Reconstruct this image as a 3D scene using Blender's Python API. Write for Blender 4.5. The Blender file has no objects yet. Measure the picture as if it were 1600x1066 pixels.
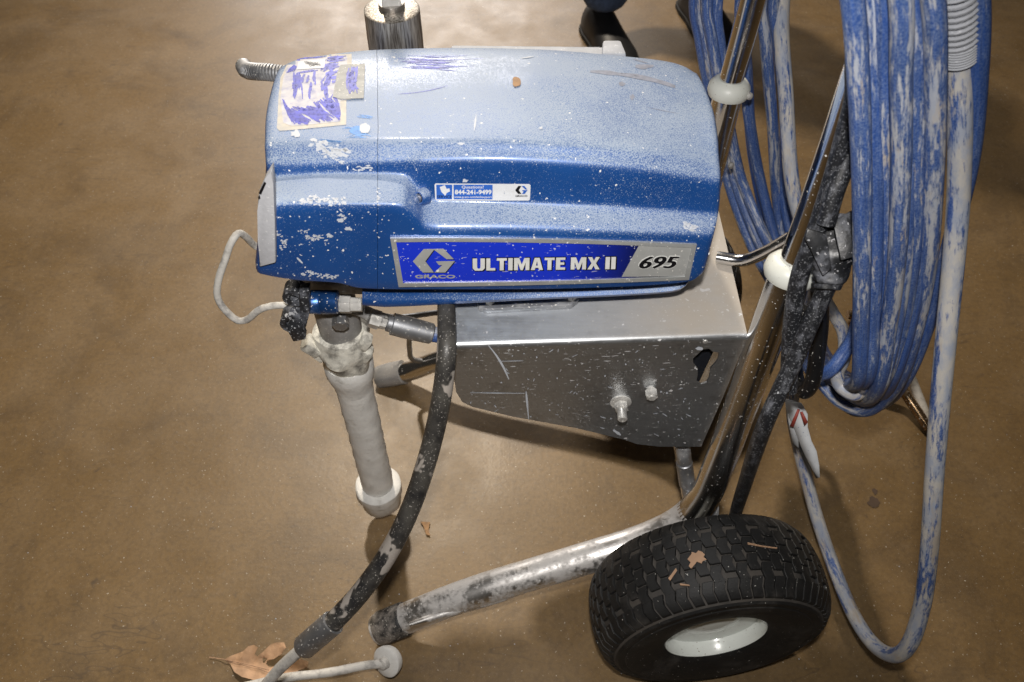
import bpy, bmesh, math, random
import numpy as np
from mathutils import Vector, Matrix, noise
from mathutils.bvhtree import BVHTree
random.seed(7); np.random.seed(7)
PI = math.pi
S = bpy.context.scene
COL = S.collection

# ------------------------------------------------------------------ camera, world, lamps, exposure
CAMH, PITCH, FPX = 1.27, math.radians(50.0), 1310.0
cam_d = bpy.data.cameras.new('camera'); cam = bpy.data.objects.new('camera', cam_d); COL.objects.link(cam)
cam.location = (0, 0, CAMH); cam.rotation_euler = (PI/2 - PITCH, 0, 0)
cam_d.sensor_width = 36; cam_d.lens = FPX/1600*36; cam_d.clip_start = 0.02; cam_d.clip_end = 200
cam_d.dof.use_dof = True; cam_d.dof.focus_distance = 0.93; cam_d.dof.aperture_fstop = 9
S.camera = cam
W = bpy.data.worlds.new('World'); S.world = W; W.use_nodes = True
W.node_tree.nodes['Background'].inputs[0].default_value = (0.45, 0.40, 0.34, 1)
W.node_tree.nodes['Background'].inputs[1].default_value = 0.06
S.view_settings.view_transform = 'Standard'; S.view_settings.look = 'None'
S.view_settings.exposure = 0; S.view_settings.gamma = 1
S.cycles.use_denoising = True
def lamp(name, kind, loc, target, power, col, **kw):
    d = bpy.data.lights.new(name, kind); d.energy = power; d.color = col
    for k, v in kw.items(): setattr(d, k, v)
    o = bpy.data.objects.new(name, d); COL.objects.link(o); o.location = loc
    o.rotation_euler = (Vector(target) - Vector(loc)).to_track_quat('-Z', 'Y').to_euler()
    return o
# high lamp of the hall, behind the sprayer to the left; flash of the camera
lamp('door_light', 'AREA', (-1.0, 8.5, 3.6), (-0.4, 2.0, 0.3), 370, (1.0, 0.93, 0.86), shape='RECTANGLE', size=3.2, size_y=1.8)
lamp('hall_lamp', 'SPOT', (-0.75, 3.6, 4.2), (-0.20, 1.65, 0), 760, (1.0, 0.87, 0.70), shadow_soft_size=0.11, spot_size=math.radians(52), spot_blend=1.0)
lamp('flash_lamp', 'SPOT', (0.0, 0.04, 1.37), (-0.12, 0.72, 0.35), 42, (1.0, 0.96, 0.92), shadow_soft_size=0.018, spot_size=math.radians(96), spot_blend=1.0)

# ------------------------------------------------------------------ measuring: a point of the photograph on a plane of known depth
sp, cp = math.sin(PITCH), math.cos(PITCH)
def ray(px, py):
    dx, dy = px - 800.0, py - 533.0
    return Vector((dx, FPX*cp - dy*sp, -(FPX*sp + dy*cp)))
def Y(px, py, y):
    r = ray(px, py); return Vector((0, 0, CAMH)) + r*(y/r.y)
def Z(px, py, z):
    r = ray(px, py); return Vector((0, 0, CAMH)) + r*((z - CAMH)/r.z)
def T(px, py, t):
    return Vector((0, 0, CAMH)) + ray(px, py)*t

# ------------------------------------------------------------------ object helpers
def mesh(name, verts, faces, mat=None, parent=None, smooth=True, uvs=None, mats=None, mids=None):
    me = bpy.data.meshes.new(name)
    me.from_pydata([tuple(v) for v in verts], [], faces)
    if uvs is not None:
        ul = me.uv_layers.new(name='uv')
        ul.data.foreach_set('uv', np.array(uvs, dtype=np.float32).ravel())
    for m in (mats or [mat]): me.materials.append(m)
    if mids is not None: me.polygons.foreach_set('material_index', mids)
    if smooth: me.polygons.foreach_set('use_smooth', [True]*len(me.polygons))
    me.update()
    o = bpy.data.objects.new(name, me); COL.objects.link(o)
    if parent is not None: attach(o, parent)
    return o
def attach(o, parent):
    o.parent = parent
    if parent.type == 'EMPTY': o.matrix_parent_inverse = Matrix.Translation(-Vector(parent.location))
def sharp(o, deg=35):
    me = o.data; bm = bmesh.new(); bm.from_mesh(me)
    for e in bm.edges:
        if len(e.link_faces) == 2 and e.calc_face_angle(0) > math.radians(deg): e.smooth = False
    bm.to_mesh(me); bm.free(); return o
def frombm(name, bm, mat, parent=None, smooth=True, deg=35):
    bmesh.ops.recalc_face_normals(bm, faces=bm.faces)
    me = bpy.data.meshes.new(name); bm.to_mesh(me); bm.free()
    me.materials.append(mat)
    if smooth: me.polygons.foreach_set('use_smooth', [True]*len(me.polygons))
    o = bpy.data.objects.new(name, me); COL.objects.link(o)
    if parent is not None: attach(o, parent)
    return sharp(o, deg) if smooth else o
def thing(name, label, cat, loc=(0, 0, 0), group=None):
    o = bpy.data.objects.new(name, None); COL.objects.link(o); o.location = loc; o.empty_display_size = 0.05
    o['label'] = label; o['category'] = cat
    if group: o['group'] = group
    return o
def tag(o, label, cat, group=None):
    o['label'] = label; o['category'] = cat
    if group: o['group'] = group
    return o
def smoothpath(pts, n=10, rads=None):
    P = [Vector(p) for p in pts]; out = []; ro = []
    for i in range(len(P) - 1):
        p0 = P[i-1] if i > 0 else P[i]*2 - P[i+1]
        p3 = P[i+2] if i + 2 < len(P) else P[i+1]*2 - P[i]
        p1, p2 = P[i], P[i+1]
        a = max((p1-p0).length, 1e-6)**.5; b = max((p2-p1).length, 1e-6)**.5; c = max((p3-p2).length, 1e-6)**.5
        m1 = (p2-p1) + b*((p1-p0)/a - (p2-p0)/(a+b)) if True else None
        m2 = (p2-p1) + b*((p3-p2)/c - (p3-p1)/(b+c))
        m1 = b*((p1-p0)/a/a*a - (p2-p0)/(a+b) + (p2-p1)/b)
        m2 = b*((p2-p1)/b - (p3-p1)/(b+c) + (p3-p2)/c)
        for k in range(n):
            t = k/n; t2, t3 = t*t, t*t*t
            out.append(p1*(2*t3-3*t2+1) + m1*(t3-2*t2+t) + p2*(-2*t3+3*t2) + m2*(t3-t2))
            if rads: ro.append(rads[i]*(1-t) + rads[i+1]*t)
    out.append(P[-1])
    if rads: ro.append(rads[-1])
    return (out, ro) if rads else out
def tubegeo(path, rad, seg=16, caps=True, flat=None, up0=None, jitter=0.0, jscale=60):
    n = len(path); rs = rad if isinstance(rad, (list, tuple)) else [rad]*n
    tang = [(path[min(i+1, n-1)] - path[max(i-1, 0)]).normalized() for i in range(n)]
    up = Vector(up0) if up0 else Vector((0, 1, 0)) if abs(tang[0].y) < .9 else Vector((1, 0, 0))
    V, F, U = [], [], []
    L = 0; ls = []
    for i in range(n):
        if i: L += (path[i]-path[i-1]).length
        ls.append(L)
        up = (up - tang[i]*up.dot(tang[i])).normalized(); side = tang[i].cross(up)
        fl = flat[i] if flat else 1.0
        for k in range(seg):
            a = 2*PI*k/seg
            d = up*math.cos(a)*fl + side*math.sin(a)
            p = path[i] + d*rs[i]
            if jitter: p += d*jitter*noise.noise(p*jscale)
            V.append(p)
    for i in range(n-1):
        for k in range(seg):
            k2 = (k+1) % seg
            F.append((i*seg+k, (i+1)*seg+k, (i+1)*seg+k2, i*seg+k2))
            U += [(ls[i], k/seg), (ls[i+1], k/seg), (ls[i+1], (k+1)/seg), (ls[i], (k+1)/seg)]
    if caps:
        F.append(tuple(range(seg))); U += [(0, 0)]*seg
        F.append(tuple((n-1)*seg + k for k in reversed(range(seg)))); U += [(0, 0)]*seg
    return V, F, U
def tube(name, path, rad, mat, parent=None, **kw):
    V, F, U = tubegeo(path, rad, **kw)
    return sharp(mesh(name, V, F, mat, parent, uvs=U), 50)
def lathe(name, c, axis, prof, mat, parent=None, seg=32, jitter=0.0, jscale=60, deg=40, twist=0):
    """prof: (distance along the axis, radius) pairs"""
    ax = Vector(axis).normalized(); u = ax.orthogonal().normalized(); v = ax.cross(u)
    V, F = [], []
    for (h, r) in prof:
        for k in range(seg):
            a = 2*PI*k/seg + twist
            d = u*math.cos(a) + v*math.sin(a)
            p = Vector(c) + ax*h + d*r
            if jitter: p += (d*1.0 + ax*0.3)*jitter*noise.noise(p*jscale)
            V.append(p)
    for i in range(len(prof)-1):
        for k in range(seg):
            k2 = (k+1) % seg
            F.append((i*seg+k, i*seg+k2, (i+1)*seg+k2, (i+1)*seg+k))
    F.append(tuple(reversed(range(seg)))); F.append(tuple((len(prof)-1)*seg+k for k in range(seg)))
    return sharp(mesh(name, V, F, mat, parent), deg)
def prism(name, poly, d, mat, parent=None, bevel=0.0):
    """polygon of world points pushed along vector d, edges bevelled"""
    bm = bmesh.new(); d = Vector(d)
    a = [bm.verts.new(p) for p in poly]; b = [bm.verts.new(Vector(p)+d) for p in poly]
    n = len(a); bm.faces.new(a); bm.faces.new(list(reversed(b)))
    for i in range(n): bm.faces.new((a[i], b[i], b[(i+1) % n], a[(i+1) % n]))
    if bevel: bmesh.ops.bevel(bm, geom=list(bm.edges), offset=bevel, segments=2, affect='EDGES', profile=.5)
    return frombm(name, bm, mat, parent)
def box(name, c, size, mat, parent=None, bevel=0.002, rot=None):
    bm = bmesh.new(); bmesh.ops.create_cube(bm, size=1)
    M = Matrix.Translation(c) @ (rot.to_4x4() if rot else Matrix()) @ Matrix.Diagonal((*size, 1))
    bmesh.ops.transform(bm, matrix=M, verts=bm.verts)
    bmesh.ops.bevel(bm, geom=list(bm.edges), offset=bevel, segments=2, affect='EDGES', profile=.5)
    return frombm(name, bm, mat, parent)

# ------------------------------------------------------------------ materials
class NT:
    def __init__(s, name):
        s.m = bpy.data.materials.new(name); s.m.use_nodes = True; s.t = s.m.node_tree
        s.b = s.t.nodes['Principled BSDF']; s.tc = s.t.nodes.new('ShaderNodeTexCoord')
    def n(s, typ, **kw):
        o = s.t.nodes.new(typ)
        for k, v in kw.items(): setattr(o, k, v)
        return o
    def l(s, a, b): s.t.links.new(a, b)
    def mapv(s, coord='Object', scale=(1, 1, 1), rot=(0, 0, 0), loc=(0, 0, 0)):
        m = s.n('ShaderNodeMapping'); s.l(s.tc.outputs[coord], m.inputs[0])
        m.inputs['Scale'].default_value = scale; m.inputs['Rotation'].default_value = rot; m.inputs['Location'].default_value = loc
        return m.outputs[0]
    def noise(s, vec, scale, detail=3, rough=.55, dist=0):
        o = s.n('ShaderNodeTexNoise'); s.l(vec, o.inputs['Vector']); o.inputs['Scale'].default_value = scale
        o.inputs['Detail'].default_value = detail; o.inputs['Roughness'].default_value = rough; o.inputs['Distortion'].default_value = dist
        return o.outputs[0]
    def vor(s, vec, scale, rnd=1):
        o = s.n('ShaderNodeTexVoronoi'); s.l(vec, o.inputs['Vector']); o.inputs['Scale'].default_value = scale; o.inputs['Randomness'].default_value = rnd
        return o.outputs['Distance']
    def step(s, v, lo, hi, a=0.0, b=1.0):
        o = s.n('ShaderNodeMapRange'); s.l(v, o.inputs[0]); o.inputs[1].default_value = lo; o.inputs[2].default_value = hi
        o.inputs[3].default_value = a; o.inputs[4].default_value = b; return o.outputs[0]
    def math(s, op, a, b=None, c=None):
        o = s.n('ShaderNodeMath', operation=op)
        for i, x in enumerate((a, b, c)):
            if x is None: continue
            if isinstance(x, (int, float)): o.inputs[i].default_value = x
            else: s.l(x, o.inputs[i])
        o.use_clamp = op in ('ADD', 'MULTIPLY') ; return o.outputs[0]
    def mix(s, fac, a, b):
        o = s.n('ShaderNodeMix', data_type='RGBA')
        for i, x in ((0, fac), (6, a), (7, b)):
            if isinstance(x, (int, float)): o.inputs[i].default_value = x
            elif isinstance(x, tuple): o.inputs[i].default_value = (*x, 1)
            else: s.l(x, o.inputs[i])
        return o.outputs[2]
    def fmix(s, fac, a, b):
        o = s.n('ShaderNodeMix', data_type='FLOAT')
        for i, x in ((0, fac), (2, a), (3, b)):
            if isinstance(x, (int, float)): o.inputs[i].default_value = x
            else: s.l(x, o.inputs[i])
        return o.outputs[0]
    def set(s, **kw):
        names = dict(color='Base Color', rough='Roughness', metal='Metallic', coat='Coat Weight', spec='Specular IOR Level')
        for k, v in kw.items():
            i = s.b.inputs[names[k]]
            if isinstance(v, (int, float)): i.default_value = v
            elif isinstance(v, tuple): i.default_value = (*v, 1)
            else: s.l(v, i)
        return s
    def bump(s, h, strength=.3, dist=.001):
        o = s.n('ShaderNodeBump'); o.inputs['Strength'].default_value = strength; o.inputs['Distance'].default_value = dist
        s.l(h, o.inputs['Height']); s.l(o.outputs[0], s.b.inputs['Normal']); return s

def m_plain(name, col, rough=.5, metal=0.0, var=.15, scale=30, speck=None, speckcol=(.75, .73, .68), bump=0.0, bscale=80, dirt=None, dirtcol=(.35, .31, .26), dscale=12, coat=0.0):
    """one colour with slow variation, blotches of dried paint (speck 0..1) and dust (dirt 0..1)"""
    t = NT(name); v = t.mapv()
    n1 = t.noise(v, scale, 4)
    dark = tuple(c*(1-var) for c in col); lite = tuple(min(1, c*(1+var)) for c in col)
    c = t.mix(t.step(n1, .3, .7), dark, lite); ro = rough; me = metal
    f = None
    if dirt:
        f = t.step(t.noise(v, dscale, 6, .7), .62 - .35*dirt, .78 - .25*dirt)
        c = t.mix(f, c, dirtcol); me = t.fmix(f, metal, 0.0); ro = t.fmix(f, rough, .8)
    if speck:
        g = t.step(t.noise(v, 330, 2, .5), .70 - .09*speck, .73 - .09*speck)
        g2 = t.step(t.noise(v, 75, 3, .6), .735 - .07*speck, .75 - .07*speck)
        g = t.math('MAXIMUM', g, g2)
        c = t.mix(g, c, speckcol); me = t.fmix(g, me, 0.0); ro = t.fmix(g, ro, .6)
    t.set(color=c, rough=ro, metal=me, coat=coat)
    if bump: t.bump(t.noise(v, bscale, 4, .6), bump)
    return t.m

def m_cover():
    t = NT('blue_cover_paint'); v = t.mapv()
    geo = t.n('ShaderNodeNewGeometry'); sx = t.n('ShaderNodeSeparateXYZ'); t.l(geo.outputs['Normal'], sx.inputs[0])
    nz = sx.outputs['Z']; po = t.n('ShaderNodeSeparateXYZ'); t.l(geo.outputs['Position'], po.inputs[0])
    blue = t.mix(t.step(t.noise(v, 9, 3), .35, .65), (.010, .066, .26), (.014, .086, .32))
    # overspray settled on what faces up: dense fine dots
    dens = t.math('ADD', t.step(nz, .2, .93, 0.27, .80), t.step(t.noise(v, 6, 5, .7), .35, .7, -.16, .16))
    fine = t.noise(v, 950, 2, .6)
    thr = t.math('SUBTRACT', .80, t.math('MULTIPLY', dens, .46))
    d = t.math('SUBTRACT', fine, thr); f1 = t.step(d, -.05, .06)
    drops = t.step(t.noise(t.mapv(loc=(3, 5, 1)), 210, 2, .5), .715, .735)
    drops2 = t.step(t.noise(t.mapv(loc=(9, 2, 4)), 60, 4, .6), .735, .75)
    haze = t.math('MULTIPLY', t.step(nz, .25, .98), t.step(t.noise(v, 14, 5, .65), .3, .7, .35, .62))
    dustc = t.mix(t.step(t.noise(v, 5, 3), .35, .65), (.28, .35, .48), (.33, .40, .50))
    c = t.mix(haze, blue, (.20, .29, .46)); c = t.mix(f1, c, dustc)
    sc = t.math('MULTIPLY', t.step(t.noise(t.mapv(scale=(1, .25, 1), rot=(0, 0, .5)), 26, 5, .75), .66, .72), .55)
    c = t.mix(sc, c, (.33, .37, .50))
    g = t.math('MAXIMUM', drops, drops2); c = t.mix(g, c, (.78, .78, .76))
    cov = t.math('MAXIMUM', t.math('MAXIMUM', f1, g), haze)
    t.set(color=c, metal=t.fmix(cov, .25, 0.0), rough=t.fmix(cov, .34, .60), coat=t.fmix(cov, .6, .0))
    t.b.inputs['Coat Roughness'].default_value = .12
    t.bump(t.noise(v, 620, 2, .6), .10, .0006)
    return t.m

def m_hose(name, amount, blue=(.020, .082, .34), pale=(.52, .53, .55), dust=.5):
    t = NT(name); v = t.mapv('UV', (1, 1, 1)); info = t.n('ShaderNodeObjectInfo')
    add = t.n('ShaderNodeVectorMath', operation='ADD'); t.l(v, add.inputs[0])
    sc = t.n('ShaderNodeVectorMath', operation='SCALE'); sc.inputs[0].default_value = (37, 0, 91); t.l(info.outputs['Random'], sc.inputs['Scale']); t.l(sc.outputs[0], add.inputs[1])
    def nz(su, sv, s, det=5, r=.65):
        m = t.n('ShaderNodeMapping'); t.l(add.outputs[0], m.inputs[0]); m.inputs['Scale'].default_value = (su, sv, 1)
        return t.noise(m.outputs[0], s, det, r)
    big = nz(7.5, 2.6, 1.0, 4); fine = nz(75, 16, 1.0, 4, .7); fib = nz(14, 26, 1.0, 3); patch = nz(30, 4, 1.0, 4); streak = nz(9, 7, 1.0, 5, .7)
    vv = t.math('ADD', t.math('MULTIPLY', big, .42), t.math('ADD', t.math('MULTIPLY', fine, .26), t.math('MULTIPLY', streak, .32)))
    f = t.step(vv, .60 - .17*amount, .635 - .15*amount)
    f2 = t.step(vv, .50 - .17*amount, .60 - .15*amount)
    c = t.mix(t.step(fib, .35, .65), tuple(x*.55 for x in blue), blue)
    dustf = t.math('MULTIPLY', t.step(t.noise(t.mapv(), 560, 3, .7), .34, .66), t.math('ADD', t.math('MULTIPLY', f2, .38), dust*.5))
    c = t.mix(dustf, c, (.28, .37, .56))
    pc = t.mix(t.step(patch, .4, .6), pale, (.44, .48, .56))
    pc = t.mix(t.step(nz(14, 3, 1.0), .55, .66), pc, (.54, .47, .38))
    c = t.mix(t.math('MULTIPLY', f, .93), c, pc)
    t.set(color=c, rough=t.fmix(f, .45, .75)); t.bump(t.math('ADD', vv, t.math('MULTIPLY', f, .4)), .5, .0014)
    return t.m

def m_cable():
    t = NT('black_cable_rubber'); v = t.mapv(); u = t.mapv('UV', (60, 5, 1))
    c = (.012, .013, .016)
    sm = t.step(t.noise(u, 1, 5, .7), .50, .72, 0, .75); c = t.mix(sm, c, (.20, .21, .24))
    g = t.step(t.noise(v, 520, 2, .5), .58, .66); g2 = t.step(t.noise(v, 70, 4, .6), .68, .70)
    g = t.math('MAXIMUM', t.math('MULTIPLY', g, .28), t.math('MULTIPLY', t.step(t.noise(v, 45, 4, .6), .70, .715), .9)); c = t.mix(g, c, (.50, .52, .55))
    t.set(color=c, rough=.5); t.bump(t.noise(u, 1, 5, .7), .3, .001); return t.m

def m_drain():
    t = NT('black_drain_hose'); v = t.mapv(); c = (.013, .013, .015)
    d = t.step(t.noise(v, 24, 5, .7), .36, .62, .1, .85); c = t.mix(d, c, (.085, .08, .07))
    u = t.mapv('UV', (16, 1.6, 1)); bnd = t.step(t.noise(u, 1.0, 3, .55, .4), .565, .585); c = t.mix(t.math('MULTIPLY', bnd, .85), c, (.42, .38, .34))
    g = t.math('MAXIMUM', t.math('MULTIPLY', t.step(t.noise(v, 480, 2, .5), .64, .68), .6), t.step(t.noise(v, 90, 3, .6), .715, .73)); c = t.mix(g, c, (.5, .47, .43))
    t.set(color=c, rough=.45); t.bump(t.noise(v, 200, 3, .6), .2, .001); return t.m
def m_chrome(name, dirt=.0, col=(.72, .72, .72), rough=.09, speck=.4):
    t = NT(name); v = t.mapv(); u = t.mapv('UV', (30, 10, 1))
    c = col; ro = t.step(t.noise(v, 18, 4), .3, .7, rough, rough+.12); me = 1.0
    if dirt:
        f = t.step(t.math('ADD', t.math('MULTIPLY', t.noise(v, 16, 6, .7), .7), t.math('MULTIPLY', t.noise(v, 160, 3, .6), .3)), .66-.3*dirt, .80-.3*dirt, 0, .85)
        c = t.mix(f, c, (.56, .54, .52)); ro = t.fmix(f, ro, .7); me = t.fmix(f, 1.0, .1)
    g = t.step(t.noise(v, 300, 2, .5), .73 - .08*speck, .75 - .08*speck); g2 = t.step(t.noise(v, 60, 3, .6), .74-.05*speck, .755-.05*speck)
    g = t.math('MAXIMUM', g, g2); c = t.mix(g, c, (.72, .71, .68)); me = t.fmix(g, me, 0.0); ro = t.fmix(g, ro, .6)
    t.set(color=c, rough=ro, metal=me); return t.m

def m_sheet():
    """galvanised steel sheet: brushed, scratched, flecked with paint, dusty where it lies flat"""
    t = NT('steel_sheet'); v = t.mapv()
    geo = t.n('ShaderNodeNewGeometry'); sx = t.n('ShaderNodeSeparateXYZ'); t.l(geo.outputs['Normal'], sx.inputs[0]); po = t.n('ShaderNodeSeparateXYZ'); t.l(geo.outputs['Position'], po.inputs[0])
    up = t.step(sx.outputs['Z'], .8, .99)
    br = t.noise(t.mapv(scale=(3, 60, 160)), 8, 5, .7)
    c = t.mix(t.step(br, .3, .7), (.54, .56, .58), (.66, .68, .70))
    c = t.mix(t.step(t.noise(v, 26, 6, .7), .55, .75, 0, .6), c, (.25, .24, .23))
    dx = t.step(po.outputs['X'], -.02, .19)
    d = t.math('MULTIPLY', up, t.math('ADD', t.step(t.noise(v, 24, 6, .7), .3, .7, .12, .6), t.math('MULTIPLY', dx, .62)))
    c = t.mix(d, c, t.mix(dx, (.26, .32, .40), (.44, .40, .35)))
    sp_ = t.step(t.noise(v, 380, 2, .5), .69, .71); sp2 = t.step(t.noise(v, 95, 3, .6), .70, .715)
    sk = t.step(t.noise(t.mapv(scale=(1, 1, 7), rot=(0, .5, 0)), 70, 2, .5), .70, .715)
    g = t.math('MAXIMUM', t.math('MAXIMUM', t.math('MULTIPLY', sp_, .7), sp2), t.math('MULTIPLY', sk, .7)); c = t.mix(g, c, (.66, .66, .66))
    cov = t.math('MAXIMUM', g, d)
    t.set(color=c, metal=t.fmix(cov, .92, 0.05), rough=t.fmix(cov, t.step(br, .3, .7, .26, .42), .75)); t.bump(br, .08, .0004)
    return t.m

def m_brushed():
    t = NT('brushed_steel_bar'); v = t.mapv(scale=(1, 1, .05)); n = t.noise(v, 420, 4, .7); w = t.noise(t.mapv(), 30, 5, .7)
    c = t.mix(t.step(n, .38, .62), (.16, .14, .12), (.62, .58, .52)); c = t.mix(t.step(w, .52, .66, 0, .8), c, (.40, .38, .34))
    t.set(color=c, metal=.75, rough=.42); t.bump(n, .3, .0008); return t.m
def m_floor():
    t = NT('concrete_floor'); v = t.mapv()
    big = t.noise(v, 1.7, 5, .6); mid = t.noise(v, 7, 6, .65, .4); fin = t.noise(v, 130, 4, .7); gr = t.noise(v, 520, 3, .6)
    c = t.mix(t.step(big, .3, .7), (.155, .097, .039), (.212, .137, .061))
    c = t.mix(t.step(mid, .42, .72, 0, .5), c, (.225, .155, .080))
    c = t.mix(t.step(t.noise(t.mapv(loc=(7, 3, 0)), 5.0, 7, .7, .6), .50, .68, 0, .55), c, (.085, .056, .030))
    c = t.mix(t.step(fin, .44, .70, 0, .45), c, (.075, .052, .032))
    c = t.mix(t.step(t.noise(t.mapv(loc=(2, 8, 0)), 34, 5, .7), .52, .70, 0, .28), c, (.095, .064, .036))
    c = t.mix(t.step(t.noise(t.mapv(loc=(6, 1, 0)), 55, 5, .7), .56, .72, 0, .3), c, (.25, .185, .115))
    c = t.mix(t.step(gr, .57, .70, 0, .40), c, (.36, .28, .19))
    wh = t.step(t.noise(t.mapv(loc=(1, 9, 0)), 250, 2, .5), .705, .725); c = t.mix(t.math('MULTIPLY', wh, .7), c, (.62, .58, .50))
    dk = t.step(t.noise(t.mapv(loc=(4, 4, 0)), 17, 5, .65), .66, .74); c = t.mix(t.math('MULTIPLY', dk, .6), c, (.06, .045, .035))
    st = t.step(t.noise(t.mapv(scale=(.9, 9, 1), loc=(2, 0, 0)), 2.4, 6, .7, .3), .66, .74, 0, .4); c = t.mix(st, c, (.10, .072, .05))
    for k_, (sc_, w_) in enumerate(((1.6, .0016), (2.9, .0011))):
        wv = t.noise(t.mapv(loc=(5*k_, 2, 1), scale=(.6, 2.2, 1)), sc_, 5, .75, .5); ln = t.step(t.math('ABSOLUTE', t.math('SUBTRACT', wv, .5)), 0, w_*3, .55, 0)
        c = t.mix(t.math('MULTIPLY', ln, t.step(t.noise(v, 4+k_, 3), .48, .6)), c, (.07, .05, .035))
    t.set(color=c, rough=t.step(mid, .3, .7, .34, .48), spec=.42); t.bump(t.math('ADD', t.math('MULTIPLY', fin, .6), t.math('MULTIPLY', mid, .15)), .25, .0015)
    return t.m

def m_print():
    """printed face of the name plate: blue that runs to black towards the number"""
    t = NT('name_plate_print'); s = t.n('ShaderNodeSeparateXYZ'); t.l(t.tc.outputs['UV'], s.inputs[0])
    c = t.mix(t.step(s.outputs['X'], .55, .84), (.010, .035, .56), (.003, .005, .02))
    sk = t.step(t.noise(t.mapv(scale=(1, 1, 5), rot=(0, .8, 0)), 90, 2, .5), .70, .715)
    g = t.math('MAXIMUM', t.math('MULTIPLY', sk, .5), t.step(t.noise(t.mapv(), 330, 2, .5), .70, .72)); c = t.mix(g, c, (.6, .62, .7))
    t.set(color=c, rough=.28, coat=.3); return t.m

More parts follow.
